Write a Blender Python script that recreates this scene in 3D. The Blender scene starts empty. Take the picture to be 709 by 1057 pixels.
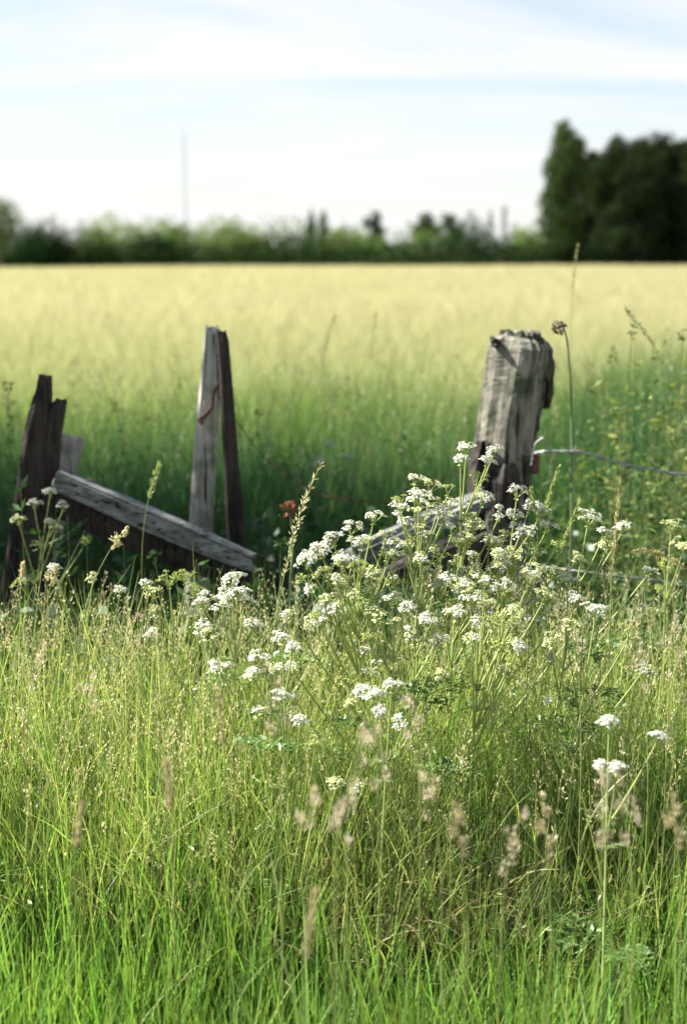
import bpy, math, random
import numpy as np
from mathutils import Vector
R = math.radians
rng = np.random.default_rng(7)
random.seed(7)
sc = bpy.context.scene
col = sc.collection

# ------------------------------------------------------------------ camera
CAMH, FPX, PITCH = 1.5, 1468.0, R(10.36)
cam = bpy.data.cameras.new('camera'); camo = bpy.data.objects.new('camera', cam); col.objects.link(camo)
camo.location = (0, 0, CAMH); camo.rotation_euler = (R(90) - PITCH, 0, 0)
cam.sensor_fit = 'VERTICAL'; cam.sensor_height = 36; cam.lens = 50
cam.clip_start = 0.05; cam.clip_end = 6000
cam.dof.use_dof = True; cam.dof.focus_distance = 2.7; cam.dof.aperture_fstop = 2.5
cam.dof.aperture_blades = 6
sc.camera = camo

# ------------------------------------------------------------------ light
SUN_EL, SUN_AZ = R(46), R(-74)          # azimuth clockwise from +Y : the sun stands to the left, a little ahead
EXPOSURE = 1.76
sundir = Vector((math.sin(SUN_AZ) * math.cos(SUN_EL), math.cos(SUN_AZ) * math.cos(SUN_EL), math.sin(SUN_EL)))
w = bpy.data.worlds.new('World'); sc.world = w; w.use_nodes = True
nt = w.node_tree; nt.nodes.clear()
out = nt.nodes.new('ShaderNodeOutputWorld'); bg = nt.nodes.new('ShaderNodeBackground')
sky = nt.nodes.new('ShaderNodeTexSky'); sky.sky_type = 'NISHITA'; sky.sun_disc = False
sky.sun_elevation = SUN_EL; sky.sun_rotation = SUN_AZ % (2 * math.pi)
sky.air_density = 1.0; sky.dust_density = 0.6; sky.ozone_density = 1.0
bg.inputs['Strength'].default_value = 0.05
tc = nt.nodes.new('ShaderNodeTexCoord')
sep = nt.nodes.new('ShaderNodeSeparateXYZ'); nt.links.new(tc.outputs['Generated'], sep.inputs[0])
zz = nt.nodes.new('ShaderNodeMath'); zz.operation = 'MAXIMUM'; zz.inputs[1].default_value = 0.0; nt.links.new(sep.outputs['Z'], zz.inputs[0])
za = nt.nodes.new('ShaderNodeMath'); za.operation = 'ADD'; za.inputs[1].default_value = 0.17; nt.links.new(zz.outputs[0], za.inputs[0])
dx = nt.nodes.new('ShaderNodeMath'); dx.operation = 'DIVIDE'; nt.links.new(sep.outputs['X'], dx.inputs[0]); nt.links.new(za.outputs[0], dx.inputs[1])
dy = nt.nodes.new('ShaderNodeMath'); dy.operation = 'DIVIDE'; nt.links.new(sep.outputs['Y'], dy.inputs[0]); nt.links.new(za.outputs[0], dy.inputs[1])
cmb = nt.nodes.new('ShaderNodeCombineXYZ'); nt.links.new(dx.outputs[0], cmb.inputs[0]); nt.links.new(dy.outputs[0], cmb.inputs[1])
mp = nt.nodes.new('ShaderNodeMapping'); mp.inputs['Rotation'].default_value = (0, 0, R(14)); mp.inputs['Scale'].default_value = (0.5, 1.3, 1)
mp.inputs['Location'].default_value = (7.3, 4.2, 0)
nt.links.new(cmb.outputs[0], mp.inputs[0])
nz = nt.nodes.new('ShaderNodeTexNoise'); nz.inputs['Scale'].default_value = 1.0; nz.inputs['Detail'].default_value = 7; nz.inputs['Roughness'].default_value = 0.55
nz.inputs['Distortion'].default_value = 0.6
nt.links.new(mp.outputs[0], nz.inputs['Vector'])
cr = nt.nodes.new('ShaderNodeValToRGB'); cr.color_ramp.elements[0].position = 0.40; cr.color_ramp.elements[0].color = (0.35, 0.35, 0.35, 1)
cr.color_ramp.elements[1].position = 0.58; cr.color_ramp.elements[1].color = (0.96, 0.96, 0.96, 1)
nt.links.new(nz.outputs['Fac'], cr.inputs[0])
mix = nt.nodes.new('ShaderNodeMix'); mix.data_type = 'RGBA'
fz_ = nt.nodes.new('ShaderNodeMapRange'); fz_.inputs['From Min'].default_value = 0.2; fz_.inputs['From Max'].default_value = 0.6
fz_.inputs['To Min'].default_value = 1.0; fz_.inputs['To Max'].default_value = 0.2; nt.links.new(sep.outputs['Z'], fz_.inputs['Value'])
fm = nt.nodes.new('ShaderNodeMath'); fm.operation = 'MULTIPLY'; nt.links.new(cr.outputs[0], fm.inputs[0]); nt.links.new(fz_.outputs[0], fm.inputs[1])
hz = nt.nodes.new('ShaderNodeMapRange'); hz.inputs['From Min'].default_value = 0.0; hz.inputs['From Max'].default_value = 0.13
hz.inputs['To Min'].default_value = 0.97; hz.inputs['To Max'].default_value = 0.0; nt.links.new(sep.outputs['Z'], hz.inputs['Value'])
fx_ = nt.nodes.new('ShaderNodeMath'); fx_.operation = 'MAXIMUM'; nt.links.new(fm.outputs[0], fx_.inputs[0]); nt.links.new(hz.outputs[0], fx_.inputs[1])
nt.links.new(fx_.outputs[0], mix.inputs[0]); nt.links.new(sky.outputs[0], mix.inputs[6])
mix.inputs[7].default_value = (5.95, 6.05, 6.1, 1)
nt.links.new(mix.outputs[2], bg.inputs['Color']); nt.links.new(bg.outputs[0], out.inputs[0])
sl = bpy.data.lights.new('sun', 'SUN'); sl.energy = 5.0; sl.angle = R(0.6); sl.color = (1.0, 0.95, 0.86)
so = bpy.data.objects.new('sun', sl); col.objects.link(so)
so.rotation_euler = sundir.to_track_quat('Z', 'Y').to_euler(); so.location = (-20, 10, 30)
vs = sc.view_settings; vs.view_transform = 'Standard'; vs.look = 'None'; vs.exposure = EXPOSURE; vs.gamma = 1; vs.use_curve_mapping = False
sc.cycles.max_bounces = 8; sc.cycles.diffuse_bounces = 3; sc.cycles.transmission_bounces = 4; sc.cycles.glossy_bounces = 2

# ------------------------------------------------------------------ helpers
def at(px, py, d):
    """a photograph pixel and a distance ahead -> a point"""
    a = (px - 354.5) / FPX; b = -(py - 528.5) / FPX
    fy, fz = math.cos(PITCH) + b * math.sin(PITCH), -math.sin(PITCH) + b * math.cos(PITCH)
    t = d / fy
    return np.array((t * a, d, CAMH + t * fz))

def gnd(x, y):
    x = np.asarray(x, float); y = np.asarray(y, float)
    z = -0.32 * np.exp(-((y - 4.0) / 0.65) ** 2)
    near = np.clip(1 - (np.abs(x) + np.abs(y)) / 40, 0, 1)
    z = z + near * (0.03 * np.sin(x * 2.1 + 1) * np.cos(y * 1.7) + 0.02 * np.sin(x * 5.3 + y * 4.1))
    return z

def vnoise(x, y, s, k=0):
    x = np.asarray(x) / s + 17.3 * k; y = np.asarray(y) / s - 9.1 * k
    return (np.sin(x * 1.3 + 1.1 * np.sin(y * 0.9 + k)) + np.sin(y * 1.7 + 1.3 * np.sin(x * 1.1 - k)) + np.sin((x + y) * 0.8 + 2 * k)) / 3

def tag(o, label=None, cat=None, group=None, kind=None):
    for k, v in (('label', label), ('category', cat), ('group', group), ('kind', kind)):
        if v: o[k] = v
    return o

class MB:
    def __init__(s): s.v = []; s.f = []; s.c = []; s.n = 0
    def add(s, v, f, c):
        v = np.asarray(v, float).reshape(-1, 3); s.v.append(v); s.f.append(np.asarray(f, int).reshape(-1, 4) + s.n)
        c = np.asarray(c, float)
        if c.ndim == 1: c = np.broadcast_to(c, (len(v), 3))
        s.c.append(c); s.n += len(v)
    def build(s, name, mat, parent=None, origin=None, smooth=False):
        me = bpy.data.meshes.new(name)
        v = np.concatenate(s.v); f = np.concatenate(s.f); c = np.concatenate(s.c)
        if origin is not None: v = v - np.asarray(origin, float)
        me.vertices.add(len(v)); me.vertices.foreach_set('co', v.astype(np.float32).ravel())
        me.loops.add(f.size); me.loops.foreach_set('vertex_index', f.astype(np.int32).ravel())
        me.polygons.add(len(f)); me.polygons.foreach_set('loop_start', np.arange(0, f.size, 4, dtype=np.int32))
        ca = me.color_attributes.new('tone', 'FLOAT_COLOR', 'POINT')
        ca.data.foreach_set('color', np.concatenate([c, np.ones((len(c), 1))], 1).astype(np.float32).ravel())
        me.update(calc_edges=True)
        if smooth: me.polygons.foreach_set('use_smooth', np.ones(len(f), bool))
        me.materials.append(mat)
        o = bpy.data.objects.new(name, me); col.objects.link(o)
        if parent is not None: o.parent = parent
        elif origin is not None: o.location = origin
        return o
    def strips(s, P, az, H, lean, bend, W, face, c0, c1, n=5, wpow=1.6, wmin=0.04):
        """curved blades : base P, azimuth az they lean to, length H"""
        N = len(P); t = np.linspace(0, 1, n + 1)
        tm = (t[1:] + t[:-1]) / 2
        th = lean[:, None] + bend[:, None] * tm[None] ** 1.4
        st = H[:, None] / n
        r = np.concatenate([np.zeros((N, 1)), np.cumsum(np.sin(th) * st, 1)], 1)
        z = np.concatenate([np.zeros((N, 1)), np.cumsum(np.cos(th) * st, 1)], 1)
        C = np.stack([P[:, 0, None] + r * np.cos(az)[:, None], P[:, 1, None] + r * np.sin(az)[:, None], P[:, 2, None] + z], 2)
        ww = W[:, None] * np.maximum(wmin, (1 - t ** wpow) * (0.6 + 0.4 * np.minimum(1, t * 4)))[None] * 0.5
        tw = face[:, None] + (t * 0.9)[None]
        wd = np.stack([np.cos(tw), np.sin(tw), np.zeros_like(tw)], 2) * ww[:, :, None]
        V = np.stack([C - wd, C + wd], 2).reshape(N, -1, 3)
        i = np.arange(n) * 2
        F = np.stack([i, i + 1, i + 3, i + 2], 1)
        F = (F[None] + (np.arange(N) * 2 * (n + 1))[:, None, None])
        cc = c0[:, None] * (1 - t[None, :, None]) + c1[:, None] * t[None, :, None]
        cc = np.repeat(cc, 2, 1)
        s.add(V, F, cc.reshape(-1, 3))
        return C
    def leaves(s, C, D, L, W, c, side=None):
        """diamond leaflets : base C, unit direction D"""
        N = len(C)
        if side is None: side = rng.normal(size=(N, 3))
        S = np.cross(D, side); S /= np.linalg.norm(S, axis=1)[:, None] + 1e-9
        up = np.cross(S, D)
        L = np.broadcast_to(L, (N,))[:, None]; W = np.broadcast_to(W, (N,))[:, None]
        m = C + D * L * 0.45
        V = np.stack([C, m + S * W / 2 + up * W * .12, C + D * L, m - S * W / 2 + up * W * .12], 1)
        F = np.arange(N * 4).reshape(N, 4)
        c = np.asarray(c, float)
        if c.ndim == 1: c = np.broadcast_to(c, (N, 3))
        s.add(V, F, np.repeat(c, 4, 0))
    def tube(s, pts, r0, r1, c, k=5):
        pts = np.asarray(pts, float); n = len(pts)
        T = np.gradient(pts, axis=0); T /= np.linalg.norm(T, axis=1)[:, None] + 1e-9
        ref = np.array((0.31, 0.9, 0.2)); A = np.cross(T, ref); A /= np.linalg.norm(A, axis=1)[:, None] + 1e-9
        B = np.cross(T, A); a = np.arange(k) * 2 * math.pi / k
        r = np.linspace(r0, r1, n)[:, None, None]
        V = pts[:, None] + r * (np.cos(a)[None, :, None] * A[:, None] + np.sin(a)[None, :, None] * B[:, None])
        i, j = np.meshgrid(np.arange(n - 1), np.arange(k), indexing='ij')
        F = np.stack([i * k + j, i * k + (j + 1) % k, (i + 1) * k + (j + 1) % k, (i + 1) * k + j], 2)
        s.add(V, F, c)

def bez(a, b, c, n=8):
    a, b, c = map(lambda q: np.asarray(q, float), (a, b, c)); t = np.linspace(0, 1, n)[:, None]
    return (1 - t) ** 2 * a + 2 * t * (1 - t) * b + t * t * c

def empty(name, loc, label=None, cat=None, group=None):
    o = bpy.data.objects.new(name, None); col.objects.link(o); o.location = tuple(loc); o.empty_display_size = 0.05
    return tag(o, label, cat, group)

def copy_tree(o, parent=None):
    c = o.copy(); col.objects.link(c); c.parent = parent
    for ch in list(o.children): copy_tree(ch, c)
    return c

# ------------------------------------------------------------------ materials
def newmat(name):
    m = bpy.data.materials.new(name); m.use_nodes = True; n = m.node_tree; n.nodes.clear()
    return m, n, n.nodes.new('ShaderNodeOutputMaterial')

def leafmat(name, trans=0.4, gloss=0.06, tint=(1.0, 1.0, 0.6), rough=0.45, var=0.25):
    m, n, o = newmat(name)
    at_ = n.nodes.new('ShaderNodeAttribute'); at_.attribute_name = 'tone'
    tcn = n.nodes.new('ShaderNodeTexCoord')
    nz_ = n.nodes.new('ShaderNodeTexNoise'); nz_.inputs['Scale'].default_value = 60; nz_.inputs['Detail'].default_value = 2
    n.links.new(tcn.outputs['Object'], nz_.inputs['Vector'])
    mr = n.nodes.new('ShaderNodeMapRange'); mr.inputs['To Min'].default_value = 1 - var; mr.inputs['To Max'].default_value = 1 + var
    n.links.new(nz_.outputs['Fac'], mr.inputs['Value'])
    hs = n.nodes.new('ShaderNodeHueSaturation'); n.links.new(mr.outputs[0], hs.inputs['Value']); n.links.new(at_.outputs['Color'], hs.inputs['Color'])
    d = n.nodes.new('ShaderNodeBsdfDiffuse'); t = n.nodes.new('ShaderNodeBsdfTranslucent'); g = n.nodes.new('ShaderNodeBsdfGlossy')
    g.inputs['Roughness'].default_value = rough; g.inputs['Color'].default_value = (0.9, 1, 0.9, 1)
    mc = n.nodes.new('ShaderNodeMix'); mc.data_type = 'RGBA'; mc.blend_type = 'MULTIPLY'; mc.inputs[0].default_value = 1
    mc.inputs[7].default_value = (*[q * 1.25 for q in tint], 1)
    n.links.new(hs.outputs[0], d.inputs[0]); n.links.new(hs.outputs[0], mc.inputs[6]); n.links.new(mc.outputs[2], t.inputs[0])
    a = n.nodes.new('ShaderNodeMixShader'); a.inputs[0].default_value = trans
    n.links.new(d.outputs[0], a.inputs[1]); n.links.new(t.outputs[0], a.inputs[2])
    b = n.nodes.new('ShaderNodeMixShader'); b.inputs[0].default_value = gloss
    n.links.new(a.outputs[0], b.inputs[1]); n.links.new(g.outputs[0], b.inputs[2]); n.links.new(b.outputs[0], o.inputs[0])
    return m
M_grass = leafmat('grass_blade', 0.40, 0.045, rough=.45)
M_dry = leafmat('dry_grass', 0.35, 0.04, (1, 0.95, 0.8))
M_stem = leafmat('green_stem', 0.25, 0.05)
M_flower = leafmat('white_petal', 0.35, 0.02, (0.9, 0.9, 0.85), var=0.05)
M_seed = leafmat('seed_husk', 0.35, 0.03, (1, 0.95, 0.8))
M_leaf = leafmat('tree_leaf', 0.25, 0.0)
M_weed = leafmat('weed_leaf', 0.35, 0.015, rough=.6)
M_crop = leafmat('barley_straw', 0.48, 0.0, (1, 0.95, 0.7), var=0.15)

def woodmat(name, c_lo, c_hi, stain, axis_scale=(38, 38, 3.0), stain_amt=0.5, bump=0.6, rough=0.85):
    m, n, o = newmat(name)
    b = n.nodes.new('ShaderNodeBsdfPrincipled'); b.inputs['Roughness'].default_value = rough
    b.inputs['Specular IOR Level'].default_value = 0.25
    tcn = n.nodes.new('ShaderNodeTexCoord'); mpn = n.nodes.new('ShaderNodeMapping'); mpn.inputs['Scale'].default_value = axis_scale
    n.links.new(tcn.outputs['Object'], mpn.inputs[0])
    g = n.nodes.new('ShaderNodeTexNoise'); g.inputs['Scale'].default_value = 1.6; g.inputs['Detail'].default_value = 8; g.inputs['Roughness'].default_value = .65
    n.links.new(mpn.outputs[0], g.inputs['Vector'])
    r = n.nodes.new('ShaderNodeValToRGB'); r.color_ramp.elements[0].position = .36; r.color_ramp.elements[0].color = (*c_lo, 1)
    r.color_ramp.elements[1].position = .6; r.color_ramp.elements[1].color = (*c_hi, 1); n.links.new(g.outputs['Fac'], r.inputs[0])
    p = n.nodes.new('ShaderNodeTexNoise'); p.inputs['Scale'].default_value = 14; p.inputs['Detail'].default_value = 5; n.links.new(tcn.outputs['Object'], p.inputs['Vector'])
    r2 = n.nodes.new('ShaderNodeValToRGB'); r2.color_ramp.elements[0].position = .5; r2.color_ramp.elements[1].position = .64
    r2.color_ramp.elements[0].color = (0, 0, 0, 1); r2.color_ramp.elements[1].color = (stain_amt,) * 3 + (1,); n.links.new(p.outputs['Fac'], r2.inputs[0])
    mx = n.nodes.new('ShaderNodeMix'); mx.data_type = 'RGBA'; n.links.new(r2.outputs[0], mx.inputs[0]); n.links.new(r.outputs[0], mx.inputs[6]); mx.inputs[7].default_value = (*stain, 1)
    ck = n.nodes.new('ShaderNodeTexNoise'); ck.inputs['Scale'].default_value = 2.6; ck.inputs['Detail'].default_value = 3
    mck = n.nodes.new('ShaderNodeMapping'); mck.inputs['Scale'].default_value = tuple(q * (1.1 if q > 10 else .35) for q in axis_scale); n.links.new(tcn.outputs['Object'], mck.inputs[0]); n.links.new(mck.outputs[0], ck.inputs['Vector'])
    rc = n.nodes.new('ShaderNodeValToRGB'); e0, e1 = rc.color_ramp.elements; e0.position = .365; e0.color = (.12, .11, .10, 1); e1.position = .41; e1.color = (1, 1, 1, 1); n.links.new(ck.outputs['Fac'], rc.inputs[0])
    mk = n.nodes.new('ShaderNodeMix'); mk.data_type = 'RGBA'; mk.blend_type = 'MULTIPLY'; mk.inputs[0].default_value = 1; n.links.new(mx.outputs[2], mk.inputs[6]); n.links.new(rc.outputs[0], mk.inputs[7]); mx = mk
    bp = n.nodes.new('ShaderNodeBump'); bp.inputs['Strength'].default_value = bump; bp.inputs['Distance'].default_value = 0.006
    n.links.new(g.outputs['Fac'], bp.inputs['Height']); n.links.new(bp.outputs[0], b.inputs['Normal'])
    n.links.new(mx.outputs[2], b.inputs['Base Color']); n.links.new(b.outputs[0], o.inputs[0])
    return m
M_wood_grey = woodmat('weathered_grey_wood', (.085, .082, .065), (.27, .255, .205), (.045, .055, .030), axis_scale=(20, 20, 5), stain_amt=.85)
M_wood_pale = woodmat('pale_post_wood', (.24, .235, .21), (.46, .44, .38), (.12, .12, .10), stain_amt=.6)
M_wood_dark = woodmat('near_black_wood', (.012, .009, .009), (.05, .036, .032), (.07, .06, .05), stain_amt=.35)  # nearly black brown wood with paler blotches
M_wood_rail = woodmat('grey_rail_wood', (.09, .095, .092), (.27, .28, .265), (.05, .055, .05), axis_scale=(3.0, 38, 38))
M_rot_shade = woodmat('rot_and_shade_wood', (.015, .012, .012), (.06, .05, .045), (.10, .11, .07), stain_amt=.6)  # rotten wood colour, also used on the dark pieces that imitate shade

def plain(name, c, rough=.7, metal=0, scale=30, var=.35):
    m, n, o = newmat(name)
    b = n.nodes.new('ShaderNodeBsdfPrincipled'); b.inputs['Roughness'].default_value = rough; b.inputs['Metallic'].default_value = metal
    tcn = n.nodes.new('ShaderNodeTexCoord'); g = n.nodes.new('ShaderNodeTexNoise'); g.inputs['Scale'].default_value = scale; g.inputs['Detail'].default_value = 5
    n.links.new(tcn.outputs['Object'], g.inputs['Vector'])
    r = n.nodes.new('ShaderNodeValToRGB'); r.color_ramp.elements[0].position = .3; r.color_ramp.elements[1].position = .7
    r.color_ramp.elements[0].color = (*[q * (1 - var) for q in c], 1); r.color_ramp.elements[1].color = (*[q * (1 + var) for q in c], 1)
    n.links.new(g.outputs['Fac'], r.inputs[0]); n.links.new(r.outputs[0], b.inputs['Base Color']); n.links.new(b.outputs[0], o.inputs[0])
    return m
M_wire = plain('galvanised_wire', (.33, .33, .31), .5, .5)
M_rust = plain('rusty_wire', (.12, .055, .035), .8, .2, 200)
M_soil = plain('soil_and_thatch', (.045, .05, .022), .95, 0, 6, .5)
M_field = plain('stubbly_field_soil', (.42, .39, .22), .95, 0, .6, .15)
M_far = plain('far_meadow', (.10, .13, .045), .95, 0, .02, .3)
M_bark = plain('bark', (.10, .08, .055), .9, 0, 6, .5)
M_mast = plain('mast_steel', (.20, .23, .27), .6, 0)

# ------------------------------------------------------------------ ground
def sheet(name, xs, ys, mat, dz=0):
    X, Y = np.meshgrid(xs, ys, indexing='ij'); Z = gnd(X, Y) + dz
    mb = MB(); nx, ny = len(xs), len(ys); i, j = np.meshgrid(np.arange(nx - 1), np.arange(ny - 1), indexing='ij')
    F = np.stack([i * ny + j, (i + 1) * ny + j, (i + 1) * ny + j + 1, i * ny + j + 1], 2)
    mb.add(np.stack([X, Y, Z], 2), F, (.1, .1, .1))
    return tag(mb.build(name, mat, smooth=True), kind='structure')
xs = np.concatenate([-np.geomspace(4000, 6, 22), np.linspace(-5.6, 5.6, 50), np.geomspace(6, 4000, 22)])
ys = np.concatenate([-np.geomspace(60, 1, 8), np.linspace(-.6, 9, 60), np.geomspace(9.6, 5000, 40)])
sheet('ground', xs, ys, M_soil)
fy = np.concatenate([np.linspace(7.2, 12, 12), np.geomspace(13, 128, 22)])
fx = np.concatenate([-np.geomspace(300, 6, 20), np.linspace(-5, 5, 12), np.geomspace(6, 300, 20)])
sheet('field', fx, fy, M_field, 0.02)
sheet('far_meadow', np.linspace(-1500, 1500, 16), np.geomspace(128, 4500, 16), M_far, 0.02)

# ------------------------------------------------------------------ blade fields
def scatter(n, y0, y1, spread=0.42, pad=0.55, ypow=1.0):
    """points in the viewed wedge and a margin on each side"""
    u = rng.random(n * 2); ymin, ymax = y0, y1
    a = lambda y: spread * 0.62 * y * y + pad * y
    tot = a(ymax) - a(ymin)
    tgt = a(ymin) + u * tot
    y = (-pad + np.sqrt(pad ** 2 + 4 * spread * .62 * tgt)) / (2 * spread * .62)
    x = (rng.random(n * 2) * 2 - 1) * (spread * .62 * 1.0 * y + pad)
    return x[:n], y[:n]

def tufts(n, per, y0, y1, rad=.03, **kw):
    cx, cy = scatter(n, y0, y1, **kw); k = np.repeat(np.arange(n), per)
    a = rng.random(n * per) * 6.28; q = rad * np.sqrt(rng.random(n * per)) * (.5 + rng.random(n))[k]
    return cx[k] + np.cos(a) * q, cy[k] + np.sin(a) * q, a, rng.normal(size=n)[k], k

def mixc(a, b, t):
    return np.asarray(a)[None] * (1 - t[:, None]) + np.asarray(b)[None] * t[:, None]

def blade_field(mb, x, y, H, W, ca, cb, tipc, lean=.18, bend=.7, n=5, tipmix=.3, patch=1.0, zoff=0, tone=None, out=None, tint=None):
    N = len(x); P = np.stack([x, y, gnd(x, y) + zoff], 1)
    az = rng.random(N) * 2 * math.pi
    wind = vnoise(x, y, .35, 2) * 2.2 + 0.3
    use = rng.random(N) < .45; az = np.where(use, wind + rng.normal(size=N) * .5, az)
    if out is not None: az = np.where(rng.random(N) < .75, out, az)
    ln = np.abs(rng.normal(size=N)) * lean; bd = rng.normal(size=N) * bend * .5 + bend * .6
    tt0 = 0 if tint is None else tint * .28
    t = np.clip(tt0 + .5 + .38 * vnoise(x, y, .22, 1) * patch + rng.normal(size=N) * .25, 0, 1) if tone is None else tone
    c = mixc(ca, cb, t) * (0.5 + 1.15 * rng.random(N) ** 1.4)[:, None]
    tm = np.clip(rng.normal(size=N) * .3 + tipmix, 0, 1)
    c1 = c * (1 - tm[:, None]) + np.asarray(tipc)[None] * tm[:, None]
    base = c * .75 + np.array((.10, .09, .04)) * .25
    return mb.strips(P, az, H, ln, bd, W, rng.random(N) * 6.28, base, c1, n)

def panicles(ms, mh, x, y, H, c_stem, c_seed, L=.11, k=24, lean=.12, bend=.35, slen=.007, swid=.0028, spread=.3, zoff=0):
    """grass stalks (into ms) carrying loose seed heads (into mh)"""
    N = len(x); P = np.stack([x, y, gnd(x, y) + zoff], 1); az = rng.random(N) * 6.28
    bd = np.abs(rng.normal(size=N)) * bend
    cs = np.asarray(c_stem)[None] * (.8 + .4 * rng.random((N, 1)))
    n = 10
    C = ms.strips(P, az, H, np.abs(rng.normal(size=N)) * lean, bd, np.full(N, .0022), rng.random(N) * 6.28, cs, cs, n, wpow=9, wmin=.45)
    a, b = C[:, -1], C[:, -3]
    D = (a - b); D /= np.linalg.norm(D, axis=1)[:, None]
    u = rng.random((N, k)); fat = np.sin(np.clip(u * .85 + .12, 0, 1) * math.pi)
    off = rng.normal(size=(N, k, 3)) * .5; hl = L * (.7 + .6 * rng.random((N, 1, 1)))
    Cc = a[:, None] - D[:, None] * u[:, :, None] * hl + off * fat[:, :, None] * hl * spread * .3
    dd = D[:, None] * 1.0 + off * .6; dd /= np.linalg.norm(dd, axis=2)[:, :, None]
    cc = np.asarray(c_seed)[None, None] * (.75 + .5 * rng.random((N, 1, 1))) * (.85 + .3 * rng.random((N, k, 1)))
    mh.leaves(Cc.reshape(-1, 3), dd.reshape(-1, 3), slen, swid, cc.reshape(-1, 3))

# lush foreground verge
G_A, G_B, G_T = (.014, .095, .014), (.165, .35, .060), (.36, .44, .11)
mb = MB()
x, y, oa, tn, tk = tufts(2300, 16, 1.25, 2.75, rad=.034, pad=.5)
rise = lambda y: np.clip((y - 2.05) / .85, 0, 1) ** 1.2
H = (.40 + .27 * rise(y) + .05 * vnoise(x, y, .3, 5) + .04 * tn) * (.55 + .6 * rng.random(len(x)))
thin = (np.abs(x - .17) < .27) & (np.abs(y - 2.42) < .17) & (rng.random(len(x)) < .84)
x, y, H, oa, tn = x[~thin], y[~thin], H[~thin], oa[~thin], tn[~thin]
blade_field(mb, x, y, H, .0055 + .0070 * rng.random(len(x)) ** 1.3, G_A, G_B, G_T, .10, .5, 7, out=oa, tint=tn)
x, y = scatter(5000, 1.3, 2.8, pad=.5)
blade_field(mb, x, y, .12 + .2 * rng.random(len(x)), .004 + .004 * rng.random(len(x)), (.03, .08, .012), (.07, .13, .02), G_T, .5, 1.2, 5)
tag(mb.build('tall_grass', M_grass), 'lush green grass blades filling the foreground verge', 'grass', kind='stuff')
# finer, yellower, seeding grass on the sunny crest
mb = MB(); mh = MB()
x, y, oa, tn, tk = tufts(2100, 10, 2.35, 3.25, rad=.03, pad=.55)
keep = y < 3.05 + .15 * vnoise(x, y, .3, 3) + .08 * rng.normal(size=len(x)); x, y, oa, tn = x[keep], y[keep], oa[keep], tn[keep]
H = (.46 + .27 * rise(y) + .06 * vnoise(x, y, .25, 6) + .05 * tn) * (.62 + .5 * rng.random(len(x)))
blade_field(mb, x, y, H, .0032 + .0048 * rng.random(len(x)), (.028, .135, .020), (.31, .46, .11), (.60, .60, .27), .17, .8, 7, tipmix=.4, out=oa, tint=tn)
x, y = scatter(4200, 2.3, 3.15, pad=.55)     # straight thin stems criss-crossing
blade_field(mb, x, y, (.5 + .25 * rise(y)) * (.7 + .45 * rng.random(len(x))), .0018 + .0014 * rng.random(len(x)), (.25, .30, .08), (.42, .42, .17), (.5, .46, .26), .3, .15, 5)
N = 11000; x, y = scatter(N, 2.3, 3.2, pad=.55); z = gnd(x, y) + (.36 + .3 * rise(y)) * (.55 + .5 * rng.random(N)); D = rng.normal(size=(N, 3)); D /= np.linalg.norm(D, axis=1)[:, None]
mb.leaves(np.stack([x, y, z], 1), D, .012 + .016 * rng.random(N), .003 + .004 * rng.random(N), mixc((.10, .19, .03), (.34, .38, .12), rng.random(N)))
x, y = scatter(1300, 2.4, 3.15, pad=.5)
panicles(mb, mh, x, y, .44 + .28 * rise(y) + .14 * rng.random(len(x)), (.30, .34, .12), (.56, .50, .32))
tag(mb.build('meadow_grass', M_grass), 'fine yellow green grass on the sunny crest before the fence', 'grass', kind='stuff')
tag(mh.build('grass_seeds', M_seed), 'pale tiny seed heads scattered over the sunny grass', 'seed heads', kind='stuff')
# flattened dead straw
mb = MB()
x = rng.normal(size=700) * .2 + .18; y = np.clip(rng.normal(size=700) * .08 + 2.44, 2.3, 2.65)
N = len(x); P = np.stack([x, y, gnd(x, y) + .16 + .15 * rng.random(N)], 1)
cs = mixc((.30, .22, .12), (.50, .42, .28), rng.random(N))
mb.strips(P, rng.choice([0.2, 2.6, -1.2], N) + rng.normal(size=N) * .5, .16 + .16 * rng.random(N), .5 + .5 * rng.random(N), .9 + .5 * rng.random(N), .002 + .002 * rng.random(N), rng.random(N) * 6.28, cs, cs, 6)
x, y = scatter(900, 2.3, 3.1, pad=.5); N = len(x); P = np.stack([x, y, gnd(x, y) + .1 + .2 * rng.random(N)], 1)
cs = mixc((.26, .22, .10), (.48, .42, .24), rng.random(N))
mb.strips(P, rng.random(N) * 6.28, .2 + .25 * rng.random(N), .3 + .5 * rng.random(N), .4 + .8 * rng.random(N), .0015 + .002 * rng.random(N), rng.random(N) * 6.28, cs, cs, 6)
N = 150; x = .20 + .15 * rng.normal(size=N); y = 2.46 + .07 * rng.normal(size=N); P = np.stack([x, y, gnd(x, y) + .20 + .14 * rng.random(N)], 1)
cs = mixc((.34, .25, .13), (.58, .48, .30), rng.random(N))
mb.strips(P, rng.choice([0.1, 2.9, -1.4, .8], N) + rng.normal(size=N) * .4, .15 + .10 * rng.random(N), .15 + .3 * rng.random(N), 1.0 + .7 * rng.random(N), .005 + .005 * rng.random(N), rng.random(N) * 6.28, cs, cs, 8)
tag(mb.build('dead_straw', M_dry), 'bent tan dead grass lying among the green blades', 'straw', kind='stuff')
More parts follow.
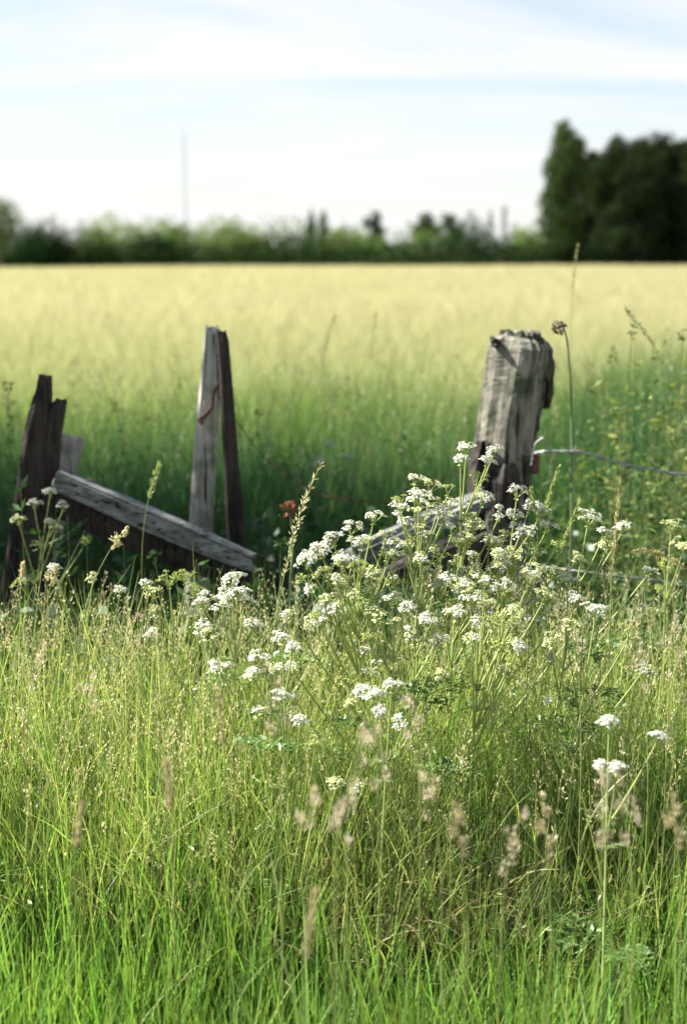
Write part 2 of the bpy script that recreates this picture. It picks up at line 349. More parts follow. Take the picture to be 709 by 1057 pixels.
# growth in the ditch round the posts, leaf colour darkened to stand for shade
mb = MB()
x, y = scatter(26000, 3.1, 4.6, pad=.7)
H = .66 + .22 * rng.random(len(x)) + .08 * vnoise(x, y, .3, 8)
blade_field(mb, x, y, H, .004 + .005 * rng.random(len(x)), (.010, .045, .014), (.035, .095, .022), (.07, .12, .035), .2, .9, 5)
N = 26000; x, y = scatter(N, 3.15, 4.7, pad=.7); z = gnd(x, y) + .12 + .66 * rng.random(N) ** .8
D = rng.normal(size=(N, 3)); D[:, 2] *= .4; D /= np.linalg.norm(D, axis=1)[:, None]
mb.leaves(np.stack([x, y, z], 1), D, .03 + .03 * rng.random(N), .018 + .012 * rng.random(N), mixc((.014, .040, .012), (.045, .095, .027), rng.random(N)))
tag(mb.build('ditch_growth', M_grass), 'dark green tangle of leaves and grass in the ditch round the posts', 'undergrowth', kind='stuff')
# tall deep green grass behind the fence, fading into the crop edge
mb = MB(); mh = MB()
x, y, oa, tn, tk = tufts(4200, 13, 4.6, 7.9, rad=.07, pad=.9)
edge = np.clip((y - 5.6) / 2.0, 0, 1)
H = .60 + .26 * rng.random(len(x)) + .10 * vnoise(x, y, .5, 4) + .07 * tn + .24 * np.clip((x / y - .12) / .09, 0, 1)
tone = np.clip(edge * .9 + tn * .13 + .12 * vnoise(x, y, .4, 9) + rng.normal(size=len(x)) * .1, 0, 1)
blade_field(mb, x, y, H, .005 + .006 * rng.random(len(x)), (.022, .105, .036), (.22, .31, .08), (.07, .15, .05), .14, .6, 5, tone=tone, tipmix=.25, out=oa)
x, y = scatter(1500, 4.9, 8.2, pad=.9)
panicles(mb, mh, x, y, .75 + .35 * rng.random(len(x)), (.12, .20, .06), (.30, .30, .14), L=.14, k=20, slen=.012, swid=.005)
tag(mb.build('rough_grass', M_grass), 'tall deep green grass between the broken fence and the crop', 'grass', kind='stuff')
tag(mh.build('rough_grass_seeds', M_seed), 'blurred seed heads above the deep green grass', 'seed heads', kind='stuff')
# pale crop
mb = MB()
N = 210000
y = 7.2 * (168 / 7.2) ** (rng.random(N)) ; y = np.where(rng.random(N) < .45, 7.2 + 115 * rng.random(N), y)
x = (rng.random(N) * 2 - 1) * (y * .30 + 2.0)
ok = y < 103.5 + .28 * x + .4 * rng.normal(size=N); x, y = x[ok], y[ok]; N = len(x)
big = np.clip(y / 14, 1, 9)
H = (.62 + .14 * rng.random(N) + .05 * vnoise(x, y, 4, 1))
P = np.stack([x, y, gnd(x, y) + .02], 1)
t = np.clip(.55 + .12 * vnoise(x, y, 6, 2) + .14 * vnoise(x, y * .3, 20, 5) + rng.normal(size=N) * .09 + np.clip((y - 13) / 26, -.45, .5), 0, 1)
c = mixc((.24, .31, .125), (.405, .40, .265), t)
mb.strips(P, rng.random(N) * 6.28, H, .1 + .1 * rng.random(N), .5 + .6 * rng.random(N), (.005 + .004 * rng.random(N)) * big, rng.random(N) * 6.28, c * .9, c, 3, wpow=3)
tag(mb.build('barley_crop', M_crop), 'pale golden green cereal crop stretching back to the hedge', 'crop', kind='stuff')

# ------------------------------------------------------------------ far trees and bushes
def crown(blobs, n, leaf, ca, cb):
    """leaves through the volume of several lumpy blobs (cx,cy,cz,rx,ry,rz)"""
    mb = MB(); vol = np.array([b[3] * b[4] * b[5] for b in blobs]) ** .7; vol /= vol.sum()
    for b, f in zip(blobs, vol):
        k = max(20, int(n * f)); d = rng.normal(size=(k, 3)); d /= np.linalg.norm(d, axis=1)[:, None]
        r = rng.random(k) ** .28
        lump = 1 + .22 * np.sin(d[:, 0] * 5 + b[0] * 3) * np.sin(d[:, 2] * 6 + b[2]) + .12 * np.sin(d[:, 1] * 11 + b[1])
        c = np.array(b[:3]) + d * (r * lump)[:, None] * np.array(b[3:])
        D = rng.normal(size=(k, 3)); D /= np.linalg.norm(D, axis=1)[:, None]
        cl = mixc(ca, cb, np.clip(rng.random() * .5 + rng.random(k) * .6, 0, 1))
        mb.leaves(c, D, leaf * (.7 + .7 * rng.random(k)), leaf * .7, cl)
    return mb
def trunkmb(h, r, top=.3):
    mb = MB(); z = np.linspace(-.2, h, 8)[:, None]
    mb.tube(np.concatenate([np.sin(z * .7) * r * .6, np.cos(z * .5) * r * .5, z], 1), r, r * top, (.1, .08, .06), 8)
    return mb
GREY_G, DARK_G, LITE_G = (.035, .075, .026), (.010, .030, .012), (.15, .22, .07)
def bush_blobs(wd, h, k):
    bl = []
    for i in range(k):
        a = random.uniform(-.5, .5) * wd; hh = h * random.uniform(.45, 1)
        r = wd * random.uniform(.2, .34)
        bl.append((a, random.uniform(-.3, .3) * wd, hh * .5, r, r, hh * .55))
    bl.append((0, 0, h * .5, wd * .38, wd * .3, h * .5)); return bl
def tree_blobs(wd, h, k):
    bl = []
    for i in range(k):
        a = random.uniform(0, 6.28); q = random.uniform(0, .33) * wd; zz_ = h * random.uniform(.38, .82)
        r = wd * random.uniform(.17, .27); bl.append((q * math.cos(a), q * math.sin(a), zz_, r, r, r * 1.1))
    bl.append((0, 0, h * .86, wd * .2, wd * .2, h * .12))
    return bl
def poplar_blobs(wd, h, k):
    bl = []
    for i in range(k):
        f = (i + .5) / k; z_ = h * (.02 + .90 * f); prof = min(1, .8 + f * .8) * (1 if f < .84 else 1 - (f - .84) * 3.2)
        for j in range(3):
            r = wd * .29 * prof * random.uniform(.8, 1.15); a = random.uniform(0, 6.28); q = wd * .22 * prof
            bl.append((q * math.cos(a), q * math.sin(a), z_, r, r, h / k * 1.2))
    return bl
def plant_tree(name, px, d, wpx, top, label, cat, kind, ca, cb, n, leaf, group=None, base=None):
    k0 = .58 + .0002 * px if d < 200 else .62; d = d * k0; leaf = leaf * k0
    s = d / FPX; h = CAMH + (260 - top) * s; wd = wpx * s; x0 = (px - 354.5) * s
    bl = {'bush': bush_blobs, 'tree': tree_blobs, 'poplar': poplar_blobs}[kind](wd, h, {'bush': 7, 'tree': 9, 'poplar': 11}[kind])
    e = empty(name, (x0, d, 0), label, cat, group)
    crown(bl, n, leaf, ca, cb).build('foliage' if kind == 'bush' else 'crown', M_leaf, e)
    if kind == 'bush':
        mb = MB()
        for i in range(5):
            a = random.uniform(-.35, .35) * wd; mb.tube(bez((a * .3, 0, -.1), (a * .5, 0, h * .3), (a, random.uniform(-.3, .3), h * .7)), .09, .03, (.1, .08, .06), 6)
        mb.build('stem', M_bark, e)
    else:
        trunkmb(h * (.9 if kind == 'poplar' else .7), .10 + h * .012, .2).build('trunk', M_bark, e)
    return e

HG = 'bushes of the hedge at the far edge of the crop'
hedge = [
 # px, d, width, top, label, ca, cb
 (-28, 170, 70, 226, 'dark hedge bush cut by the left frame edge behind the loose twiggy tree', DARK_G, GREY_G),
 (22, 168, 52, 232, 'nearly black hedge bush at far left, in front of the loose twiggy tree', DARK_G, GREY_G),
 (52, 169, 40, 230, 'dark round hedge bush just right of the twiggy tree', DARK_G, (.06, .09, .035)),
 (84, 167, 40, 235, 'dark hedge bush second right of the twiggy tree', DARK_G, (.06, .09, .035)),
 (128, 168, 40, 234, 'small dark hedge bush left of the mast, with pale green behind it', DARK_G, LITE_G),
 (158, 167, 34, 244, 'lowest black hedge bush, just left of the mast foot', (.018, .035, .015), GREY_G),
 (190, 169, 46, 236, 'mottled light green hedge bush under the thin mast', GREY_G, LITE_G),
 (240, 168, 52, 232, 'rounded dark green hedge bush right of the mast', DARK_G, LITE_G),
 (297, 167, 62, 232, 'broad dark hedge bush below left of the two upright tree tops', DARK_G, (.06, .10, .04)),
 (352, 168, 44, 240, 'light green hedge bush left of the small lone round tree', GREY_G, LITE_G),
 (398, 170, 50, 243, 'low pale green hedge bush below the small lone round tree', GREY_G, LITE_G),
 (440, 166, 50, 240, 'light green hedge bush below the flat topped tree clump', GREY_G, LITE_G),
 (478, 165, 50, 228, 'dark sloping hedge bush right of the flat topped tree clump', DARK_G, GREY_G),
 (520, 164, 52, 246, 'lowest dark hedge bush, in the gap left of the poplars', (.018, .035, .015), GREY_G),
 (560, 160, 36, 240, 'grey green hedge bush at the foot of the leftmost poplar', GREY_G, LITE_G),
 (634, 157, 30, 238, 'small green bush at the foot of the dark poplars', DARK_G, (.06, .09, .035)),
]
for (px, d, wp, top, lab, ca, cb) in hedge:
    plant_tree('hedge_bush', px, d, wp * 1.3, top - 5, lab, 'bush', 'bush', ca, cb, 3000, .34, HG)
# low skirt of growth that closes the hedge foot
mb = MB(); N = 26000; x = (rng.random(N) - .5) * 120; yy = 103.5 + rng.random(N) * 3.5 + x * .28
z = rng.random(N) ** 1.2 * (1.9 + .7 * vnoise(x, yy, 3, 1))
D = rng.normal(size=(N, 3)); D /= np.linalg.norm(D, axis=1)[:, None]
mb.leaves(np.stack([x, yy, z], 1), D, .32, .2, mixc((.012, .026, .011), (.035, .06, .024), rng.random(N)))
tag(mb.build('hedge_bottom', M_leaf), 'low dark brambles and weeds along the foot of the far hedge', 'undergrowth', kind='stuff')
# lighter woodland behind
BG = 'pale trees standing behind the hedge'
back = [
 (112, 236, 90, 228, 'pale green tree behind the hedge, left of the mast'),
 (170, 240, 80, 227, 'pale green tree directly behind the thin mast'),
 (222, 238, 80, 227, 'pale green tree just right of the mast, behind the hedge'),
 (275, 236, 80, 230, 'pale green tree behind the broad dark hedge bush'),
 (350, 240, 70, 236, 'low pale tree between the two upright tops and the lone round tree'),
 (540, 236, 40, 236, 'low pale tree in the gap left of the poplars'),
]
for (px, d, wp, top, lab) in back:
    plant_tree('woodland_tree', px, d, wp, top - 4, lab, 'tree', 'bush', (.15, .20, .09), (.27, .32, .15), 2600, .5, BG)
for q in [o for o in col.objects if o.name.startswith('woodland_tree')]:
    for ch in q.children:
        ch.name = 'crown' if ch.name.startswith('foliage') else 'trunk'
plant_tree('twiggy_tree', 4, 150, 66, 204, 'loose twiggy green tree at the far left edge above the hedge', 'tree', 'tree', (.04, .07, .03), (.10, .14, .06), 2600, .3)
plant_tree('slender_tree', 321, 175, 9, 216, 'left one of two small upright tree tops right of the mast', 'tree', 'poplar', (.03, .055, .03), (.06, .09, .05), 700, .3, 'two upright tree tops')
plant_tree('slender_tree', 334, 175, 10, 217, 'right one of two small upright tree tops right of the mast', 'tree', 'poplar', (.03, .055, .03), (.06, .09, .05), 700, .3, 'two upright tree tops')
plant_tree('round_tree', 387, 178, 27, 218, 'small lone dark round tree in the middle of the hedge line', 'tree', 'tree', (.02, .045, .03), (.05, .08, .045), 2400, .3)
plant_tree('spreading_tree', 437, 176, 36, 219, 'left half of the flat topped dark tree clump', 'tree', 'tree', (.03, .055, .03), (.08, .11, .05), 2600, .3, 'flat topped clump')
plant_tree('spreading_tree', 463, 174, 34, 220, 'right half of the flat topped dark tree clump', 'tree', 'tree', (.03, .055, .03), (.08, .11, .05), 2600, .3, 'flat topped clump')
# bare saplings in the gap
for px, top, lab in ((503, 216, 'faint thin sapling, left one in the gap before the poplars'), (517, 211, 'faint thin sapling, right one in the gap before the poplars')):
    s = 122 / FPX; e = empty('sapling', ((px - 354.5) * s, 122, 0), lab, 'sapling', 'saplings in the gap')
    h = CAMH + (260 - top) * s
    trunkmb(h * .95, .03, .2).build('trunk', M_bark, e)
    N = 260; z = h * (.35 + .6 * rng.random(N)); a = rng.random(N) * 6.28; r = .7 * rng.random(N) * (1.1 - z / h)
    mb = MB(); D = rng.normal(size=(N, 3)); D /= np.linalg.norm(D, axis=1)[:, None]
    mb.leaves(np.stack([r * np.cos(a), r * np.sin(a), z], 1), D, .2, .12, mixc((.06, .09, .05), (.12, .15, .09), rng.random(N))); mb.build('crown', M_leaf, e)
PG = 'row of poplars on the right'
pops = [
 (576, 158, 40, 129, 'leftmost and tallest poplar with its sunlit left flank'),
 (624, 161, 44, 143, 'second poplar from the left, right of the narrow slit of sky'),
 (652, 157, 46, 145, 'third poplar from the left, with a shadowed front'),
 (677, 160, 44, 141, 'fourth poplar from the left, slightly taller than its neighbours'),
 (704, 157, 46, 147, 'fifth poplar from the left, cut by the right frame edge'),
 (728, 160, 40, 142, 'sixth poplar from the left, just outside the right frame edge'),
 (760, 158, 40, 146, 'last poplar, far outside the right frame edge'),
]
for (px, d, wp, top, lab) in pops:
    lit = px < 600  # sunlight put into the leftmost poplar's leaf colour, shade into the others
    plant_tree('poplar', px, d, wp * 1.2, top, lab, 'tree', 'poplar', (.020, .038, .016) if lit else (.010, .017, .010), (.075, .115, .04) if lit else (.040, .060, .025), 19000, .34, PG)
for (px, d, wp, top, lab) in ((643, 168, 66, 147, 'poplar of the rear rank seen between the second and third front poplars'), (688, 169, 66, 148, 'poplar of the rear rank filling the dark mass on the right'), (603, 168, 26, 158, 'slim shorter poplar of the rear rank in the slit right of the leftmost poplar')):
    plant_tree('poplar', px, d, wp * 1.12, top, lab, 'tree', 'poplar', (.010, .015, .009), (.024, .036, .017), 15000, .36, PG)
# mast
s = 420 / FPX; e = empty('radio_mast', ((195 - 354.5) * s, 420, 0), 'thin pale mast rising above the hedge on the left', 'mast')
mh_ = CAMH + (260 - 143) * s
for nm, dxm in (('lattice', 0),):
    mb = MB()
    for q in range(3):
        a = q * 2.094; mb.tube([(.55 * math.cos(a), .55 * math.sin(a), 0), (.3 * math.cos(a), .3 * math.sin(a), mh_)], .05, .04, (.4, .4, .4), 6)
    for k in range(26):
        for q in range(3):
            a, b = q * 2.094, (q + 1) * 2.094; z0, z1 = mh_ * k / 26, mh_ * (k + 1) / 26
            mb.tube([(.45 * math.cos(a), .45 * math.sin(a), z0), (.45 * math.cos(b), .45 * math.sin(b), z1)], .03, .03, (.4, .4, .4), 4)
    mb.build(nm, M_mast, e)
mb = MB(); mb.tube([(0, 0, mh_ - .3), (0, 0, mh_ + 3)], .06, .03, (.4, .4, .4), 6); mb.build('aerial', M_mast, e)

# ------------------------------------------------------------------ old fence
def loft(mb_verts, mb_faces, rows, k=22, sub=10, rot=0.0, rough=.004, seed=0, sq=.55, ragged=0.0, slot=0):
    """rows : (centre, half width, half depth); a rough rounded-square timber with split ends"""
    rs = np.random.default_rng(seed)
    cs = np.array([r[0] for r in rows]); hw = np.array([r[1] for r in rows]); hd = np.array([r[2] for r in rows])
    T = np.linspace(0, len(rows) - 1, (len(rows) - 1) * sub + 1); I = np.arange(len(rows))
    cs = np.stack([np.interp(T, I, cs[:, i]) for i in range(3)], 1); hw = np.interp(T, I, hw); hd = np.interp(T, I, hd)
    ax = cs[-1] - cs[0]; ax /= np.linalg.norm(ax)
    A = np.array((1., 0, 0)) if abs(ax[0]) < .7 else np.array((0, 0, 1.))
    A = A - ax * A.dot(ax); A /= np.linalg.norm(A); B = np.cross(ax, A)
    if abs(ax[0]) >= .7: pass
    a = np.arange(k) * 2 * math.pi / k
    cx = np.sign(np.cos(a)) * np.abs(np.cos(a)) ** sq; cy = np.sign(np.sin(a)) * np.abs(np.sin(a)) ** sq
    cr_, sr = math.cos(rot), math.sin(rot)
    grain = rs.normal(size=k)
    ph = rs.random(4) * 6
    n0 = len(mb_verts); m = len(cs)
    for i in range(m):
        for j in range(k):
            g = 1 + (grain[j] * .8 + .6 * math.sin(a[j] * 3 + i * .07 + ph[0]) + .5 * math.sin(a[j] * 5 - i * .11 + ph[1]) + rs.normal() * .12) * rough / max(.02, hw[i])
            u, v = cx[j] * hw[i] * g, cy[j] * hd[i] * g
            uu, vv = u * cr_ - v * sr, u * sr + v * cr_
            p = cs[i] + A * uu + B * vv
            if i >= m - 2: p = p + ax * ragged * (rs.random() - .4)
            mb_verts.append(tuple(p))
    for i in range(m - 1):
        for j in range(k):
            mb_faces.append((n0 + i * k + j, n0 + i * k + (j + 1) % k, n0 + (i + 1) * k + (j + 1) % k, n0 + (i + 1) * k + j))
    for i, rev in ((0, True), (m - 1, False)):          # ends : inner ring + centre
        ring = [n0 + i * k + j for j in range(k)]; c = cs[i]
        n1 = len(mb_verts)
        for j in range(k):
            q = np.array(mb_verts[ring[j]]); mb_verts.append(tuple(c + (q - c) * .55 + ax * (rs.random() - .5) * ragged * .8))
        mb_verts.append(tuple(c + ax * ragged * -.3)); cc = n1 + k
        for j in range(k):
            f = (ring[j], ring[(j + 1) % k], n1 + (j + 1) % k, n1 + j); g_ = (n1 + j, n1 + (j + 1) % k, cc)
            mb_faces.append(f[::-1] if rev else f); mb_faces.append(g_[::-1] if rev else g_)

def pymesh(name, V, F, mat, parent=None, origin=(0, 0, 0), smooth=False):
    me = bpy.data.meshes.new(name); o3 = np.asarray(origin, float)
    me.from_pydata([tuple(np.array(v) - o3) for v in V], [], F); me.materials.append(mat); me.update()
    if smooth: me.polygons.foreach_set('use_smooth', np.ones(len(F), bool))
    o = bpy.data.objects.new(name, me); col.objects.link(o)
    if parent is not None: o.parent = parent
    else: o.location = tuple(origin)
    return o
def rowpx(y, xl, xr, d, dep):
    a, b = at(xl, y, d), at(xr, y, d); return ((a + b) / 2, (b[0] - a[0]) / 2, dep)
def tobase(rows, d, dep, wpx=None):
    """carry the lowest row on down to the ground"""
    c, h, _ = rows[0]; c2 = np.array(rows[1][0]); sl = (c - c2) / (c[2] - c2[2])
    g = float(gnd(c[0], c[1])) - .1; return [(c + sl * (g - c[2]), h * 1.05, dep)] + rows

def post(name, label, rows, d, dep, mat, **kw):
    rows = tobase(rows, d, dep); b = rows[0][0].copy(); V, F = [], []; loft(V, F, rows, **kw)
    return b, V, F
# thick grey stump on the right
D_ST = 3.85
rows = [rowpx(y, l, r, D_ST, dp) for y, l, r, dp in ((528, 484, 545, .075), (480, 489, 549, .075), (440, 494, 552, .078), (400, 500, 560, .080), (372, 504, 566, .080), (358, 507, 568, .078), (351, 511, 564, .070), (346, 519, 556, .055))]
b, V, F = post('fence_post', '', rows, D_ST, .075, M_wood_grey, rot=R(-33), rough=.0028, seed=3, ragged=.03, k=40, sub=9, sq=.68)
e = empty('fence_post', b, 'thick weathered grey post stump with rotten top leaning right', 'post', 'posts of the broken fence')
pymesh('timber', V, F, M_wood_grey, e, b, smooth=False)
# rotten dark cap, bark on its right shoulder; lower pieces stand in for shade
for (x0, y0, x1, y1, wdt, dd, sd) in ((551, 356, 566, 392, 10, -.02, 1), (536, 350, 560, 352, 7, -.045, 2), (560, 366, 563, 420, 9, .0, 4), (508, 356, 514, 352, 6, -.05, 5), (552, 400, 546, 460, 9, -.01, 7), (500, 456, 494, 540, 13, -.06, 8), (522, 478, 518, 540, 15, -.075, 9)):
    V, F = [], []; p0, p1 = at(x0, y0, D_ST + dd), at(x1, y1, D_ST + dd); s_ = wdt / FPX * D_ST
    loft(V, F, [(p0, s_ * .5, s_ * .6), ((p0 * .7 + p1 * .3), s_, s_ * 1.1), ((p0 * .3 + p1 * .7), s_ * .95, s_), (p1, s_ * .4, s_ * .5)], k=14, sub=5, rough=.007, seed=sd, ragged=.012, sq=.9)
    pymesh('bark_and_shade', V, F, M_rot_shade, e, b)
# pale middle post with its dark stake
D_MP = 3.95
rows = [rowpx(y, l, r, D_MP, dp) for y, l, r, dp in ((560, 195, 218, .03), (530, 197, 219, .03), (440, 203, 224, .03), (380, 209, 227, .028), (345, 212, 228, .026), (338, 213, 226, .02))]
b, V, F = post('', '', rows, D_MP, .03, None, rough=.003, seed=11, ragged=.012, k=20, rot=R(12))
e = empty('fence_post', b, 'slim pale grey post in the middle with rusty wire twisted round it', 'post', 'posts of the broken fence')
pymesh('timber', V, F, M_wood_pale, e, b)
D_SK = 3.86
rows = [rowpx(y, l, r, D_SK, dp) for y, l, r, dp in ((606, 236, 258, .016), (555, 235, 252, .014), (480, 232, 246, .014), (400, 228, 240, .013), (352, 226, 236, .012), (343, 225, 233, .008))]
b, V, F = post('', '', rows, D_SK, .016, None, rough=.002, seed=13, ragged=.012, k=12)
pymesh('fence_stake', V, F, M_wood_dark, None, b)
tag(bpy.data.objects['fence_stake'], 'narrow nearly black stake leaning against the slim pale middle post', 'stake')
# broken dark post at left : two splinters of one trunk
D_LP = 3.8
V, F = [], []
rows = [rowpx(y, l, r, D_LP, dp) for y, l, r, dp in ((560, 10, 38, .035), (500, 20, 48, .035), (450, 27, 50, .034), (415, 36, 53, .03), (406, 39, 53, .026), (388, 41, 52, .02))]
rows = tobase(rows, D_LP, .035); b = rows[0][0].copy(); loft(V, F, rows, rough=.003, seed=21, ragged=.006, k=16)
rows = tobase([rowpx(y, l, r, D_LP + .006, dp) for y, l, r, dp in ((560, 22, 58, .034), (500, 34, 62, .034), (450, 44, 64, .033), (424, 48, 69, .03), (414, 58, 70, .02))], D_LP, .034)
loft(V, F, rows, rough=.003, seed=22, ragged=.012, k=16)
e = empty('fence_post', b, 'broken nearly black post on the left with two jagged prongs', 'post', 'posts of the broken fence')
pymesh('timber', V, F, M_wood_dark, e, b)
# grey board end behind it
D_BD = 3.95
V, F = [], []; rows = tobase([rowpx(y, l, r, D_BD, dp) for y, l, r, dp in ((505, 46, 76, .012), (484, 53, 80, .012), (451, 63, 88, .012))], D_BD, .012)
b = rows[0][0].copy(); loft(V, F, rows, rough=.0015, seed=31, ragged=.008, k=16, sq=.3, rot=R(10)); o = pymesh('fence_board', V, F, M_wood_pale, None, b)
tag(o, 'short pale board standing just right of the broken dark post', 'board')
def rail(label, p0, p1, hh, dep, mat, seed, sq=.35, mid=None, rough=.004):
    V, F = [], []; p0, p1 = at(*p0), at(*p1); pts = [p0 + (p1 - p0) * f for f in (0, .33, .66, 1)]
    if mid is not None:
        for i, q in ((1, .75), (2, .9)): pts[i] = pts[i] + np.array((0, 0, mid * q))
    b = pts[0].copy(); loft(V, F, [(p, hh * f, dep * f) for p, f in zip(pts, (.95, 1.03, 1, .8))], k=24, sub=12, rough=rough, seed=seed, ragged=.03, sq=sq)
    o = pymesh('fence_rail', V, F, mat, None, b); return tag(o, label, 'rail', 'fallen rails of the fence')
rail('long grey rail fallen from the broken dark post to the stake foot', (60, 494, 3.74), (258, 580, 3.62), .027, .026, M_wood_rail, 41, rough=.003)
rail('dark strip added as a rail for the shade under the long fallen grey rail', (62, 518, 3.80), (262, 600, 3.68), .036, .03, M_wood_dark, 42)  # stands in for the deep shadow beneath the grey rail
rail('upper grey rail slanting down left from the thick grey stump', (502, 516, 3.74), (368, 572, 3.5), .026, .035, M_wood_rail, 43, sq=.7)
rail('lower grey rail behind the white flowers, below the stump', (508, 548, 3.66), (384, 600, 3.45), .024, .035, M_rot_shade, 44, sq=.7)
# dark piece below the stump, standing in for the shaded hole there
V, F = [], []; rows = tobase([rowpx(y, l, r, 3.66, dp) for y, l, r, dp in ((610, 492, 524, .04), (560, 494, 522, .04), (528, 500, 522, .03))], 3.66, .04)
b = rows[0][0].copy(); loft(V, F, rows, rough=.005, seed=51, ragged=.02, k=18, sq=.7); o = pymesh('hole_shade', V, F, M_rot_shade, None, b)
tag(o, 'dark piece standing in for the shaded hole before the thick grey stump', 'shade piece')
# wires
def wire(label, pts, r, mat, barbs=0, nm='barbed_wire'):
    P = [at(*p) for p in pts]; b = P[0]; e = empty(nm, b, label, 'wire', 'wires of the old fence')
    P = np.array(P) - b; T = np.linspace(0, len(P) - 1, 40); Q = np.stack([np.interp(T, np.arange(len(P)), P[:, i]) for i in range(3)], 1)
    Q[1:-1] = (Q[:-2] + Q[1:-1] * 2 + Q[2:]) / 4
    mb = MB()
    for ph in (0, math.pi):
        R_ = Q.copy(); tt = np.arange(40) * 1.4 + ph; R_[:, 2] += np.sin(tt) * r * .8; R_[:, 1] += np.cos(tt) * r * .8
        mb.tube(R_, r, r, (.3, .3, .3), 6)
    mb.build('strand', mat, e, smooth=True)
    for k in range(barbs):
        c = Q[int((k + .5) * 39 / barbs)]; mb = MB()
        for s1 in (-1, 1): mb.tube([c + np.array((-.004 * s1, .006, -.016)), c, c + np.array((.006 * s1, -.006, .016))], r * .7, r * .5, (.3, .3, .3), 5)
        mb.build('barb', mat, e)
wire('grey barbed wire sagging right from the thick grey stump', ((538, 470, 3.80), (560, 466, 3.7), (600, 466, 3.7), (640, 479, 3.75), (709, 491, 3.8), (800, 486, 3.9)), .0025, M_wire, 4)
wire('lower pale wire crossing the green weeds on the right', ((560, 585, 3.5), (600, 590, 3.45), (650, 596, 3.45), (709, 602, 3.5), (790, 600, 3.6)), .0018, M_wire, 3)
wire('thin rusty wire from the slim pale post towards the thick stump', ((222, 404, 3.90), (270, 470, 3.9), (330, 512, 3.9), (400, 520, 3.9), (494, 478, 3.88)), .0012, M_rust, 4)
wire('loop of cut wire standing up beside the thick grey stump', ((548, 480, 3.72), (552, 458, 3.7), (560, 452, 3.7), (566, 464, 3.7), (568, 490, 3.72)), .0022, M_wire, 0, 'wire_loop')
wire('rusty wire twisted round the slim pale post', ((226, 396, 3.90), (221, 404, 3.905), (219, 420, 3.905), (211, 430, 3.905), (205, 434, 3.91), (209, 437, 3.9)), .004, M_rust, 0, 'twisted_wire')
for px, py, dd, lb in ((549, 470, 3.775, 'red insulator on the right edge of the thick grey stump'),):
    V, F = [], []; p = at(px + 3, py, dd); loft(V, F, [(p + np.array((0, 0, z_)), r_, r_) for z_, r_ in ((-.05, .006), (-.045, .013), (-.02, .011), (0, .014), (.004, .006))], k=12, sub=2, rough=.0005, sq=1, seed=5)
    tag(pymesh('insulator', V, F, plain('dull_red', (.10, .025, .025), .5), None, p), 'small dull red insulator on the right side of the thick stump', 'insulator')

# ------------------------------------------------------------------ cow parsley
WHITE = (.72, .72, .63); CREAM = (.64, .66, .36); STEMC = (.38, .44, .16)
def cluster(mb, c, up, r, n, colr, fs=.0034):
    d = rng.normal(size=(n, 3)); d /= np.linalg.norm(d, axis=1)[:, None]; d = d - up * (d @ up)[:, None] * .55; c0 = c; c = c + d * r * (.5 + .6 * rng.random((n, 1))); d = d * .5 + up * .9; d /= np.linalg.norm(d, axis=1)[:, None]
    for k in range(4):
        q = rng.normal(size=(n, 3)); t = np.cross(d, q); t /= np.linalg.norm(t, axis=1)[:, None]
        t = t * .9 + d * .35; t /= np.linalg.norm(t, axis=1)[:, None]
        mb.leaves(c, t, fs * (.8 + .5 * rng.random(n)), fs * .8, np.asarray(colr)[None] * (.88 + .18 * rng.random((n, 1))), side=d + rng.normal(size=(n, 3)) * .2)
def frond(mb, base, az, L, rise, colr):
    """feathery twice-cut leaf"""
    t = np.linspace(0, 1, 9); pts = np.stack([base[0] + np.cos(az) * L * t, base[1] + np.sin(az) * L * t, base[2] + L * (rise * t - .55 * t * t)], 1)
    mb.tube(pts, .0013, .0005, colr, 3)
    sd = np.array((-math.sin(az), math.cos(az), 0)); fw = np.array((math.cos(az), math.sin(az), 0))
    for i in range(2, 9):
        for s1 in (-1, 1):
            l2 = L * .42 * (1.1 - t[i]); q = pts[i]; D2 = sd * s1 * .85 + fw * .45 + np.array((0, 0, .1)); D2 /= np.linalg.norm(D2)
            k = 6; u = np.linspace(.15, 1, k)[:, None]; C = q + D2 * u * l2
            for s2 in (-1, 1):
                E = D2 * .6 + fw * s2 * .6 * s1 + rng.normal(size=(k, 3)) * .25; E /= np.linalg.norm(E, axis=1)[:, None]
                mb.leaves(C, E, l2 * .42 * (1.15 - u[:, 0] * .6), l2 * .14, np.asarray(colr) * 1.0, side=np.tile((0, 0, 1.), (k, 1)) + rng.normal(size=(k, 3)) * .3)
